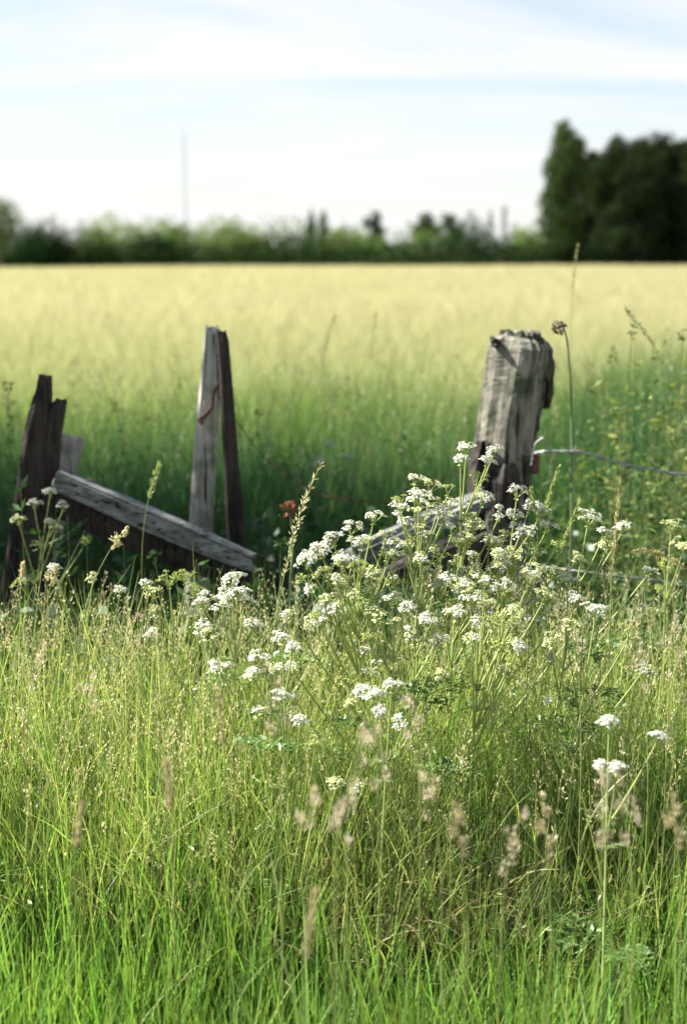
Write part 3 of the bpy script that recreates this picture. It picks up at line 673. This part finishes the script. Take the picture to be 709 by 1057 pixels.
def umbel(root, org, tip, up, size, state, nray):
    """a compound umbel : rays, and one flower cluster per ray"""
    mr = MB(); tip = np.asarray(tip) - org
    up = np.asarray(up, float) + rng.normal(size=3) * .12; up /= np.linalg.norm(up)
    A = np.cross(up, (0.2, 1, .1)); A /= np.linalg.norm(A); B = np.cross(up, A); ends = []
    for i in range(nray):
        rr = (math.sqrt((i + .5) / nray)); a = i * 2.4 + rng.random() * .5; th = rr * .95
        d = up * math.cos(th) + (A * math.cos(a) + B * math.sin(a)) * math.sin(th); L = size * (.7 + .5 * rng.random())
        p = tip + d * L; ends.append((p, (d + up) / np.linalg.norm(d + up)))
        mr.tube(bez(tip, tip + d * L * .5 - up * L * .05, p, 4), .0010, .0006, STEMC, 4)
        for k in range(6):
            e2 = d + rng.normal(size=3) * .6; e2 /= np.linalg.norm(e2); mr.tube([p - d * .004, p - d * .004 + e2 * .007], .0004, .0003, STEMC, 3)
    k = 6; D = np.stack([A * math.cos(q) + B * math.sin(q) - up * .5 for q in np.arange(k) * 1.05]); D /= np.linalg.norm(D, axis=1)[:, None]
    mr.leaves(np.tile(tip, (k, 1)), D, .008, .0025, STEMC)
    u = mr.build('umbel', M_stem, root)
    for p, d in ends:
        mc = MB(); st = state if state != 'mix' else ('white' if rng.random() < .6 else 'cream')
        if st == 'white': cluster(mc, p, d, .0086, 17, WHITE)
        elif st == 'cream': cluster(mc, p, d, .008, 14, CREAM, .0030)
        else: cluster(mc, p, d, .007, 12, (.36, .42, .12), .0028)
        mc.build('flower_cluster', M_flower, u)
def parsley(label, bx, by, ums, size=.030, leaves=5, extra=3):
    """ums : (px, py, distance, state, size factor); the first is the leading umbel"""
    base = np.array((bx, by, float(gnd(bx, by)) - .02)); root = empty('cow_parsley', base, label, 'wildflower', 'cow parsley plants in flower')
    ums = list(ums)
    for k in range(extra):
        u = ums[int(rng.integers(1, len(ums)))] if len(ums) > 1 else ums[0]
        ums.append((u[0] + rng.normal() * 20, u[1] + 10 + abs(rng.normal()) * 30, u[2] - .02 + rng.normal() * .03, ('mix', 'cream', 'mix', 'green')[int(rng.integers(4))], .42 + .34 * rng.random()))
    T = [at(u[0], u[1], u[2]) for u in ums]; lead = T[0]
    mid = base * .45 + lead * .55 + np.array((rng.normal() * .02, rng.normal() * .02, 0)); mid[0] = base[0] * .75 + lead[0] * .25
    spine = bez(base, mid, lead, 24); ms = MB(); ms.tube(spine - base, .0034, .0014, STEMC, 6)
    nodes = []
    for u, t in zip(ums, T):
        if t is not lead:
            hd = np.linalg.norm((t - lead)[:2]); zt = t[2] - hd * 1.1 - .05 - .03 * rng.random()
            i = int(np.argmin(np.abs(spine[:, 2] - zt))); i = min(max(i, 5), 20); a = spine[i]; nodes.append(a)
            m_ = a * .45 + t * .55; m_[2] -= 0.02; m_[2] = max(m_[2], a[2] + .01)
            ms.tube(bez(a, a * .5 + t * .5 + np.array((0, 0, -.012)), t, 10) - base, .0022, .0012, STEMC, 5)
        up = (t - (base if t is lead else a)); up = up / np.linalg.norm(up); up = up + np.array((0, 0, .9)); up /= np.linalg.norm(up)
        umbel(root, base, t, up, size * u[4], u[3], int(rng.integers(7, 11)) if u[4] > .8 else int(rng.integers(4, 7)))
    ms.build('stem', M_stem, root, smooth=True)
    ml = MB()
    for k in range(leaves):
        i = int(rng.integers(4, 19)); frond(ml, spine[i] - base, rng.random() * 6.28, .09 + .10 * rng.random(), .6 + .3 * rng.random(), np.array((.10, .17, .04)) * (.8 + .5 * rng.random()))
    for a in nodes[:5]: frond(ml, a - base, rng.random() * 6.28, .045, .8, (.17, .24, .07))
    if leaves: ml.build('foliage', M_grass, root)
    return root
W_, C_, G_, X_ = 'white', 'cream', 'green', 'mix'
parsley('tallest cow parsley with four white umbels before the thick stump', .19, 2.70, ((481, 468, 2.72, W_, .6), (509, 470, 2.75, W_, .6), (475, 479, 2.70, W_, .6), (502, 480, 2.73, W_, .6), (492, 500, 2.70, G_, .8), (497, 522, 2.70, X_, 1.0), (477, 528, 2.75, W_, .8), (514, 536, 2.66, W_, .8), (488, 549, 2.68, C_, 1.0), (505, 566, 2.70, X_, .9)), leaves=6, extra=13)
parsley('bushy cow parsley left of the stump with a broad cream centre', .13, 2.66, ((432, 522, 2.68, W_, .9), (427, 499, 2.72, W_, .6), (443, 508, 2.70, X_, .8), (413, 532, 2.66, W_, .8), (437, 540, 2.66, C_, 1.25), (456, 541, 2.68, W_, .9), (466, 552, 2.70, W_, .8), (418, 548, 2.70, W_, .8), (425, 562, 2.7, G_, .7), (462, 603, 2.62, W_, .7), (452, 578, 2.70, G_, .8), (478, 612, 2.60, X_, .9)), leaves=7, extra=24)
parsley('left most spray of the big flower group, white umbels above open ditch', .07, 2.62, ((362, 552, 2.66, W_, .8), (385, 540, 2.68, W_, .75), (345, 563, 2.62, W_, .8), (318, 584, 2.60, W_, .9), (332, 575, 2.63, W_, .9), (338, 598, 2.62, C_, .9), (355, 584, 2.60, X_, .9), (372, 566, 2.64, W_, .8), (352, 608, 2.6, G_, .9), (318, 604, 2.62, G_, .8), (372, 592, 2.63, G_, .8), (397, 560, 2.66, C_, .8), (404, 568, 2.70, W_, .7)), leaves=6, extra=24)
parsley('cow parsley with drooping small umbels in the middle of the flower group', .10, 2.52, ((405, 626, 2.55, W_, .7), (384, 610, 2.58, G_, .8), (440, 645, 2.5, W_, .7), (420, 634, 2.52, W_, .6), (394, 640, 2.54, C_, .6), (375, 628, 2.56, G_, .7)), leaves=6, extra=13)
parsley('cow parsley of white sprays just right of the thick stump foot', .27, 2.68, ((533, 514, 2.74, W_, .75), (545, 528, 2.70, W_, .8), (530, 538, 2.70, W_, .7), (556, 535, 2.72, W_, .8), (563, 549, 2.70, W_, .8), (540, 556, 2.66, W_, 1.0), (530, 580, 2.66, C_, .9), (552, 575, 2.70, C_, .8), (515, 590, 2.64, X_, .9)), leaves=7, extra=24)
parsley('lone white cow parsley umbels standing in the right dark gap', .36, 2.66, ((606, 543, 2.70, W_, .9), (622, 556, 2.68, W_, .75), (641, 551, 2.70, W_, .75), (586, 603, 2.66, W_, .65), (592, 622, 2.60, W_, .6)), leaves=5)
parsley('cow parsley low in the crest right of centre, cream and white', .22, 2.50, ((500, 612, 2.56, W_, 1.1), (485, 625, 2.52, X_, 1.1), (520, 612, 2.54, W_, .8), (545, 604, 2.60, X_, .9), (530, 640, 2.5, C_, .9), (560, 622, 2.58, C_, .9), (470, 640, 2.5, X_, .9), (508, 650, 2.48, G_, 1.0)), leaves=7, extra=13)
parsley('cow parsley at the right of the crest with one pinkish white head', .38, 2.46, ((614, 638, 2.50, W_, .9), (590, 652, 2.46, C_, .8), (648, 660, 2.46, G_, .9), (570, 668, 2.44, C_, .8)), leaves=6)
parsley('pair of white cow parsley umbels low on the right in deep grass', .42, 2.12, ((628, 750, 2.18, W_, .8), (678, 765, 2.15, W_, .7), (636, 798, 2.08, W_, .8), (620, 792, 2.1, W_, .5)), extra=0, size=.019, leaves=2)
parsley('cow parsley on the left crest with stacked white umbels', -.20, 2.58, ((240, 606, 2.62, W_, .9), (246, 617, 2.60, W_, .8), (236, 621, 2.6, W_, .8), (252, 626, 2.62, W_, .7), (230, 634, 2.6, W_, .8), (209, 627, 2.62, W_, .55), (210, 653, 2.56, W_, .75), (218, 660, 2.54, C_, .7)), leaves=6)
parsley('cow parsley with small scattered heads left of centre on the crest', -.09, 2.44, ((291, 664, 2.48, W_, .75), (270, 686, 2.44, W_, .75), (302, 672, 2.46, W_, .5), (290, 724, 2.36, W_, .7), (310, 748, 2.3, W_, .5)), leaves=6)
parsley('cow parsley low in the centre with two tiny bright heads', .05, 2.28, ((404, 714, 2.34, W_, .65), (386, 722, 2.3, W_, .5), (374, 718, 2.32, W_, .5), (392, 738, 2.28, W_, .55)), extra=0, leaves=2)
parsley('small cow parsley heads at far left against the dark ditch', -.42, 2.85, ((56, 590, 2.9, W_, .5), (150, 606, 2.86, W_, .5), (124, 614, 2.84, W_, .55), (22, 606, 2.85, G_, .6), (96, 600, 2.86, C_, .5)), extra=0, leaves=2)
parsley('cow parsley in yellow green seed behind the left crest', -.32, 2.9, ((175, 606, 2.95, G_, 1.0), (192, 602, 2.95, G_, .9), (160, 616, 2.9, C_, .8), (200, 616, 2.9, G_, .9)), leaves=6)
parsley('shaded cow parsley at the foot of the broken dark post', -.86, 3.45, ((52, 512, 3.5, W_, .6), (66, 526, 3.48, W_, .7), (36, 524, 3.5, W_, .6), (58, 548, 3.45, C_, .7), (20, 540, 3.45, C_, .7)), leaves=7)
parsley('blurred cow parsley behind the gap between slim post and stump', -.02, 5.1, ((338, 464, 5.2, W_, 1.0), (356, 476, 5.2, W_, 1.0), (332, 480, 5.15, W_, .9), (345, 492, 5.1, C_, 1.0)), leaves=4)
parsley('cow parsley in pale seed at the right frame edge', .68, 2.95, ((692, 548, 3.0, C_, .9), (704, 570, 2.95, C_, .9), (686, 590, 2.95, G_, .9)), leaves=6)

# ------------------------------------------------------------------ unseen tree added left of the view to shade the ditch
e = empty('shade_hawthorn', (-3.7, 5.45, 0), 'unseen leafy hawthorn added beyond the left frame edge to shade the ditch', 'tree')
bl = []
for i in range(19):
    a = random.uniform(0, 6.28); q = random.uniform(0, 1.0); z_ = random.uniform(1.5, 4.4); r_ = random.uniform(.45, .7)
    bl.append((q * math.cos(a), q * math.sin(a) * 1.1, z_, r_, r_, r_ * .9))
crown(bl, 11000, .085, (.02, .05, .015), (.06, .11, .03)).build('crown', M_leaf, e)
trunkmb(3.2, .13, .3).build('trunk', M_bark, e)

# ------------------------------------------------------------------ single tall grasses
def spike(label, pts, L, kind='spike', c_st=(.27, .32, .10), c_sd=(.48, .45, .24), r=.0011, leafc=None, group='tall single grass stalks', fat=1.0, nm='grass_stalk'):
    """pts: pixel/distance polyline from the top of the stalk down to where grass hides it"""
    P = [at(*p) for p in pts]; low = P[-1]; bx, by = low[0] + (low[0] - P[-2][0]) * .6, low[1]
    base = np.array((bx, by, float(gnd(bx, by)) - .01)); P = P + [base]; P = P[::-1]
    root = empty(nm, base, label, 'grass stalk', group)
    P = np.array(P); seg = np.concatenate([[0], np.cumsum(np.linalg.norm(np.diff(P, axis=0), axis=1))]); T = np.linspace(0, seg[-1], 40)
    Q = np.stack([np.interp(T, seg, P[:, i]) for i in range(3)], 1)
    for _ in range(5): Q[1:-1] = (Q[:-2] + Q[1:-1] * 2 + Q[2:]) / 4
    Q = Q - base
    mb = MB(); mb.tube(Q, r * 1.3, r * .6, c_st, 5); mb.build('stem', M_stem, root, smooth=True)
    mb = MB(); tot = seg[-1]; fr = 1 - L / tot
    N = {'spike': 110, 'loose': 150, 'fog': 170, 'clump': 190}[kind]
    u = fr + (1 - fr) * rng.random(N); 
    if kind == 'fog':
        nl = 5; lump = rng.integers(0, nl, N); u = fr + (1 - fr) * np.clip((lump + .5) / nl + rng.normal(size=N) * .06, 0, 1); lofs = rng.normal(size=(nl, 3)) * .008
    if kind == 'clump': u = fr + (1 - fr) * np.clip(np.round(rng.random(N) * 4) / 4 + rng.normal(size=N) * .05, 0, 1)
    idx = np.clip(u * 39, 0, 38.999); i0 = idx.astype(int); f = (idx - i0)[:, None]
    C = Q[i0] * (1 - f) + Q[i0 + 1] * f; D = Q[i0 + 1] - Q[i0]; D /= np.linalg.norm(D, axis=1)[:, None]
    v = (u - fr) / (1 - fr); prof = np.sin(np.clip(v * .88 + .1, 0, 1) * math.pi)[:, None]
    rr = {'spike': .0022, 'loose': .006, 'fog': .009, 'clump': .007}[kind] * fat
    off = rng.normal(size=(N, 3)); off /= np.linalg.norm(off, axis=1)[:, None]
    if kind == 'clump': off += np.sign(np.sin(np.round(v * 4) * 2.1 + .5))[:, None] * np.array((.9, 0, 0))
    if kind == 'fog': C = C + lofs[lump]
    C = C + off * rr * prof * (.4 + .6 * rng.random((N, 1)))
    E = D * (1.2 if kind == 'spike' else .7) + off * .6; E /= np.linalg.norm(E, axis=1)[:, None]
    l_, w_ = {'spike': (.010, .0028), 'loose': (.009, .0026), 'fog': (.0055, .0018), 'clump': (.007, .003)}[kind]
    mb.leaves(C, E, l_ * (.8 + .4 * rng.random(N)), w_, np.asarray(c_sd)[None] * (.75 + .5 * rng.random((N, 1))))
    mb.build('seed_head', M_seed, root)
    mb = MB(); i = int(len(Q) * .5)
    for k in range(2):
        i = int(len(Q) * (.35 + .2 * k)); pz = Q[i][None]
        mb.strips(pz, np.array([rng.random() * 6.28]), np.array([.14 + .06 * rng.random()]), np.array([.3]), np.array([.9]), np.array([.0038]), rng.random(1) * 6.28, np.array([[.12, .18, .04]]), np.array([[.17, .22, .06]]), 7)
        mb.build('leaf', M_grass, root); mb = MB()
    return root
PINK = (.58, .49, .38); PALE = (.56, .52, .32); GRN = (.30, .36, .13)
spike('tall arching grass with a pale loose head left of the white flowers', ((332, 478, 2.62), (318, 505, 2.62), (305, 540, 2.62), (297, 575, 2.62), (288, 620, 2.62), (280, 680, 2.6)), .23, 'loose', c_sd=PALE)
spike('straight green grass head right of the thick stump foot', ((576, 483, 2.7), (566, 510, 2.7), (556, 545, 2.7), (550, 600, 2.68), (545, 660, 2.66)), .12, 'spike', c_sd=GRN)
spike('short side grass head beside the straight green one', ((548, 506, 2.7), (553, 518, 2.7), (556, 545, 2.7), (553, 600, 2.68)), .04, 'spike', c_sd=GRN)
spike('leaning green grass head right of the straight green one', ((597, 520, 2.66), (584, 545, 2.66), (576, 575, 2.66), (568, 620, 2.64), (560, 690, 2.6)), .13, 'spike', c_sd=GRN)
spike('slim upright brown grass spike between the right white umbels', ((640, 496, 2.6), (637, 525, 2.6), (632, 560, 2.6), (630, 620, 2.6), (628, 700, 2.58)), .17, 'spike', c_sd=(.42, .36, .18))
spike('arching seed stalk bowing right above the lower wire', ((706, 586, 2.75), (690, 573, 2.72), (668, 563, 2.7), (640, 567, 2.68), (618, 590, 2.66), (602, 640, 2.62)), .16, 'loose', c_sd=(.44, .38, .2))
spike('cocksfoot grass with a clumped pinkish head before the fallen rail', ((130, 545, 2.85), (119, 556, 2.85), (112, 570, 2.85), (98, 595, 2.84), (88, 625, 2.82), (80, 670, 2.8)), .055, 'clump', c_sd=PALE)
spike('faint blurred grass head crossing the fallen grey rail', ((165, 478, 3.3), (158, 495, 3.3), (150, 525, 3.3), (146, 570, 3.28)), .09, 'loose', c_sd=GRN)
spike('small pale grass head nodding left below the cocksfoot', ((56, 585, 2.75), (52, 600, 2.75), (47, 640, 2.72), (45, 700, 2.7)), .04, 'clump', c_sd=PALE)
spike('grass with a forked pale head left of the cocksfoot', ((24, 582, 2.8), (22, 600, 2.8), (20, 640, 2.76)), .035, 'spike', c_sd=PALE)
spike('tall thin blurred grass reaching over the dark hedge on the right', ((596, 252, 4.6), (592, 280, 4.6), (588, 330, 4.55), (590, 420, 4.5), (592, 520, 4.4)), .16, 'spike', c_st=(.16, .22, .08), c_sd=(.34, .34, .16), fat=1.6)
spike('blurred grass stalk left of the stump against the pale crop', ((388, 322, 5.6), (385, 350, 5.6), (380, 390, 5.5), (377, 440, 5.4)), .2, 'loose', c_sd=(.2, .24, .1), fat=1.6)
spike('second blurred grass stalk nearer the slim post against the crop', ((346, 326, 5.4), (338, 345, 5.4), (333, 370, 5.4), (328, 430, 5.4)), .2, 'loose', c_sd=(.22, .26, .1), fat=1.4)
spike('third blurred grass stalk closest to the stump against the crop', ((441, 345, 5.6), (437, 375, 5.6), (432, 410, 5.5), (430, 450, 5.4)), .2, 'loose', c_sd=(.2, .25, .1), fat=1.6)
spike('long pale bent grass leaning left at the right frame edge', ((645, 318, 3.6), (668, 345, 3.6), (690, 380, 3.6), (709, 430, 3.6), (716, 520, 3.6)), .12, 'loose', c_st=(.28, .33, .14), c_sd=(.34, .36, .18))
for q, (px, py, d, dx2, L, kd, lab) in enumerate((
  (362, 770, 1.75, 14, .12, 'fog', 'largest soft pinkish grass plume in the blurred centre foreground'),
  (390, 776, 1.8, -4, .09, 'fog', 'soft pinkish plume right beside the largest one'),
  (347, 852, 1.6, 6, .06, 'fog', 'small low pinkish plume below the largest one'),
  (288, 716, 1.95, -6, .10, 'fog', 'pinkish plume left of centre under a white flower head'),
  (318, 838, 1.7, 10, .05, 'fog', 'tiny round pinkish tuft left of the low plume'),
  (432, 742, 2.0, -6, .07, 'fog', 'pale plume just right of the two tiny bright flower heads'),
  (453, 822, 1.9, -12, .07, 'fog', 'pale plume above the flattened straw in the centre'),
  (621, 820, 1.7, 8, .12, 'fog', 'broad blurred plume low on the right under the white umbels'),
  (650, 836, 1.75, -14, .08, 'fog', 'pink plume slanting right of the broad blurred one'),
  (566, 850, 1.8, -8, .09, 'clump', 'tan cocksfoot head in the lower right grass'),
  (521, 868, 1.75, 16, .10, 'fog', 'straw coloured plume above the bent dead stalks'),
  (478, 860, 1.72, -10, .07, 'clump', 'knotted seed head over the dark hollow in the centre'),
  (666, 690, 2.35, -10, .09, 'fog', 'reddish brown grass head in the right crest'),
  (690, 668, 2.4, 8, .09, 'fog', 'reddish grass head at the far right of the crest'),
  (598, 668, 2.35, -6, .08, 'fog', 'reddish grass head below the pinkish white umbel'),
  (30, 690, 2.4, 10, .09, 'fog', 'pale plume at the far left of the crest'),
  (88, 720, 2.3, 14, .08, 'fog', 'pale plume on the left, below the cocksfoot'),
  (146, 652, 2.5, 8, .08, 'fog', 'tan plume in the left crest below the yellow green umbels'),
  (232, 740, 2.1, -8, .09, 'spike', 'slim tan spike below the stacked white umbels'),
  (75, 860, 1.7, 10, .06, 'spike', 'brownish spike in the lower left grass'),
  (178, 815, 1.8, -6, .07, 'spike', 'thin tan spike left of the centre foreground'),
  (315, 950, 1.45, 10, .08, 'spike', 'blurred tan spike near the bottom left of centre'),
  (700, 850, 1.7, -8, .07, 'clump', 'knotted pale head at the right edge of the lower grass'),
  )):
    spike(lab, ((px + dx2, py - 28, d), (px + dx2 * .4, py, d), (px, py + 40, d), (px - dx2 * .3, py + 110, d * .99)), L, kd, c_sd=PINK if kd == 'fog' else (.46, .40, .24), fat=1.0)
# brown dock, red-brown curled head
def dock(label, pts, c_sd, n=60, head=.3, rr=.02, nm='dock_plant', sz=.014, leafn=3):
    P = [at(*p) for p in pts]; low = P[-1]; base = np.array((low[0], low[1], float(gnd(low[0], low[1])) - .01)); P = np.array((P + [base])[::-1]) - base
    root = empty(nm, base, label, 'weed'); T = np.linspace(0, len(P) - 1, 30)
    Q = np.stack([np.interp(T, np.arange(len(P)), P[:, i]) for i in range(3)], 1)
    mb = MB(); mb.tube(Q, .004, .0018, (.13, .17, .07), 6); mb.build('stem', M_stem, root, smooth=True)
    idx = (1 - head * rng.random(n)) * 29; i0 = np.clip(idx.astype(int), 0, 28); C = Q[i0] + rng.normal(size=(n, 3)) * rr * .5
    D = rng.normal(size=(n, 3)); D[:, 2] -= .3; D /= np.linalg.norm(D, axis=1)[:, None]
    mb = MB(); mb.leaves(C, D, sz, sz * .8, np.asarray(c_sd)[None] * (.6 + .8 * rng.random((n, 1)))); mb.build('seed_head', M_seed, root)
    mb = MB()
    for k in range(leafn):
        q = Q[8 + 5 * k][None]; mb.strips(q, rng.random(1) * 6.28, np.array([.13]), np.array([.6]), np.array([1.1]), np.array([.028]), rng.random(1) * 6.28, np.array([[.06, .11, .03]]), np.array([[.08, .13, .04]]), 6)
    if leafn: mb.build('foliage', M_weed, root)
dock('tall dark stalk with a brown nodding head right of the thick stump', ((572, 340, 3.75), (580, 334, 3.75), (585, 350, 3.75), (589, 400, 3.75), (590, 470, 3.7), (589, 560, 3.65)), (.08, .06, .035), 46, .12, .014, leafn=0)
dock('low rusty brown dock head behind the arching pale grass', ((296, 522, 3.4), (300, 532, 3.4), (303, 560, 3.4), (300, 600, 3.38)), (.18, .075, .04), 40, .14, .018, leafn=1)

# ------------------------------------------------------------------ weeds on the right
def weed(label, px, py, d, nleaf, h_vis, ca, cb, sz=.04, spread=.06):
    """upright leafy weed with paired leaves"""
    top = at(px, py, d); bx = top[0] + rng.normal() * .04; base = np.array((bx, d, float(gnd(bx, d)) - .01)); t = np.array(top) - base
    root = empty('leafy_weed', base, label, 'weed', 'leafy weeds round the fence')
    Q = bez((0, 0, 0), (rng.normal() * .03, 0, t[2] * .5), t, 26); mb = MB(); mb.tube(Q, .0035, .0012, (.10, .15, .05), 5); mb.build('stem', M_stem, root, smooth=True)
    mb = MB()
    for k in range(nleaf):
        f = .25 + .74 * k / nleaf; q = Q[int(f * 25)]; a0 = k * 1.57 + rng.random() * .4; L = sz * (1.25 - f * .8)
        for s1 in (0, math.pi):
            for m_ in range(2):
                a = a0 + s1 + rng.normal() * .25; D = np.array([(math.cos(a), math.sin(a), .15 - .5 * rng.random())]); D /= np.linalg.norm(D)
                mb.leaves((q + D[0] * spread * .12 * m_)[None], D, L * (1 - .3 * m_), L * .55, mixc(ca, cb, rng.random(1)), side=np.array([(0, 0, 1.)]))
    D = rng.normal(size=(18, 3)); D /= np.linalg.norm(D, axis=1)[:, None]; mb.leaves(Q[-1] + D * .008, D, sz * .35, sz * .18, mixc(ca, cb, rng.random(18)))
    mb.build('foliage', M_weed, root)
def bushy(label, px, py, d, n, wpx, ca, cb, sz=.022):
    """many-stemmed bushy weed : stems fan out of one foot, small leaves and seeds all along"""
    s_ = d / FPX; top = at(px, py, d); base = np.array((top[0], d, float(gnd(top[0], d)) - .01)); h = top[2] - base[2]
    root = empty('bushy_weed', base, label, 'weed', 'bushy weeds on the right'); ms, ml = MB(), MB()
    for k in range(n):
        hh = h * (1 if k == 0 else random.uniform(.5, .97)); ox, oy = random.uniform(-.5, .5) * wpx * s_, random.uniform(-.5, .5) * wpx * s_ * .7
        if k == 0: ox = oy = 0
        Q = bez((0, 0, 0), (ox * .5, oy * .5, hh * .6), (ox, oy, hh), 18); ms.tube(Q, .0028, .0009, (.16, .20, .07), 4)
        for q in range(4):
            i = random.randint(6, 15); a = random.uniform(0, 6.28); L = random.uniform(.05, .14); e2 = Q[i] + np.array((math.cos(a) * L, math.sin(a) * L, L * random.uniform(.3, 1)))
            B = bez(Q[i], (Q[i] + e2) / 2 + np.array((0, 0, -.01)), e2, 8); ms.tube(B, .0014, .0006, (.18, .22, .08), 3)
            C = B[rng.integers(1, 8, 10)]; D = rng.normal(size=(10, 3)); D /= np.linalg.norm(D, axis=1)[:, None]; ml.leaves(C, D, sz * (.5 + .8 * rng.random(10)), sz * .35, mixc(ca, cb, rng.random(10)))
        C = Q[rng.integers(4, 18, 26)]; D = rng.normal(size=(26, 3)); D[:, 2] = D[:, 2] * .5 + .2; D /= np.linalg.norm(D, axis=1)[:, None]
        ml.leaves(C, D, sz * (.8 + 1.2 * rng.random(26)), sz * .5, mixc(ca, cb, rng.random(26)))
    ms.build('stem', M_stem, root); ml.build('foliage', M_weed, root)
for (px, py, d, n, w_, lab) in (
  (655, 352, 4.5, 12, 90, 'tallest bushy weed of the right thicket, against the pale crop'),
  (700, 372, 4.3, 12, 90, 'bushy weed filling the right frame edge above the wire'),
  (622, 392, 4.6, 10, 80, 'bushy weed at the left end of the right thicket'),
  (672, 412, 4.1, 11, 90, 'bushy weed in the middle of the right thicket above the wire'),
  (604, 440, 4.4, 9, 70, 'low bushy weed between the thick stump and the thicket'),
  (700, 452, 3.9, 10, 80, 'bushy weed crossed by the sagging wire near the frame edge'),
  (640, 470, 4.0, 9, 80, 'bushy weed crossed by the sagging wire in mid span'),
  (686, 338, 5.0, 12, 100, 'rearmost tall bushy weed at the right, seen through the thicket'),
  (630, 362, 5.2, 11, 90, 'rear bushy weed between the dark nodding stalk and the thicket'),
  (704, 410, 4.7, 12, 90, 'rear bushy weed low at the right frame edge'),
  (668, 545, 3.4, 9, 80, 'dark bushy weed under the sagging wire right of the brown spike'),
  (560, 455, 4.7, 8, 60, 'bushy weed directly behind the thick stump on its right'),
  (448, 430, 5.6, 10, 90, 'blurred bushy weed behind, left of the thick stump'),
  (300, 440, 5.6, 9, 80, 'blurred bushy weed behind, right of the dark stake'),
  (140, 415, 5.8, 9, 90, 'blurred bushy weed behind the rail between dark post and slim post'),
  (10, 420, 5.2, 9, 80, 'blurred bushy weed behind the broken dark post at the left edge')):
    bushy(lab, px, py, d, n, w_, (.05, .10, .025), (.30, .34, .10) if px > 600 and py < 430 else (.12, .19, .05))  # weeds high on the right get a leaf colour lightened to look sunlit
wl = [
 (652, 340, 4.3, 22, 'tallest leafy weed on the right, its tip against the pale crop'),
 (705, 345, 4.0, 22, 'dark leafy weed cut by the right frame edge'),
 (632, 372, 4.4, 20, 'leafy weed left of the tallest one on the right'),
 (676, 366, 4.4, 20, 'yellowish leafy weed between the tallest and the edge weed'),
 (610, 400, 4.3, 18, 'leafy weed just right of the dark nodding stalk'),
 (662, 410, 4.1, 18, 'lower leafy weed in front of the tallest one'),
 (690, 420, 4.0, 18, 'lower leafy weed above the sagging barbed wire near the edge'),
 (640, 430, 4.2, 18, 'leafy weed right above the sagging barbed wire'),
 (696, 500, 3.6, 16, 'leafy weed just below the sagging wire at the right edge'),
 (660, 520, 3.5, 16, 'leafy weed in the dark gap right of the brown spike'),
 (616, 500, 3.7, 14, 'shaded leafy weed behind the right white umbels'),
 (8, 398, 4.2, 18, 'leafy weed at the left frame edge behind the broken dark post'),
 (120, 420, 5.0, 16, 'blurred leafy weed between the board and the slim post'),
 (268, 425, 5.0, 16, 'blurred leafy weed right of the dark stake'),
 (290, 560, 3.5, 12, 'shaded leafy weed right of the stake foot'),
 (90, 560, 3.4, 12, 'shaded leafy weed under the fallen grey rail'),
 (160, 575, 3.3, 12, 'shaded leafy weed under the middle of the fallen grey rail'),
]
for i, (px, py, d, nl, lab) in enumerate(wl):
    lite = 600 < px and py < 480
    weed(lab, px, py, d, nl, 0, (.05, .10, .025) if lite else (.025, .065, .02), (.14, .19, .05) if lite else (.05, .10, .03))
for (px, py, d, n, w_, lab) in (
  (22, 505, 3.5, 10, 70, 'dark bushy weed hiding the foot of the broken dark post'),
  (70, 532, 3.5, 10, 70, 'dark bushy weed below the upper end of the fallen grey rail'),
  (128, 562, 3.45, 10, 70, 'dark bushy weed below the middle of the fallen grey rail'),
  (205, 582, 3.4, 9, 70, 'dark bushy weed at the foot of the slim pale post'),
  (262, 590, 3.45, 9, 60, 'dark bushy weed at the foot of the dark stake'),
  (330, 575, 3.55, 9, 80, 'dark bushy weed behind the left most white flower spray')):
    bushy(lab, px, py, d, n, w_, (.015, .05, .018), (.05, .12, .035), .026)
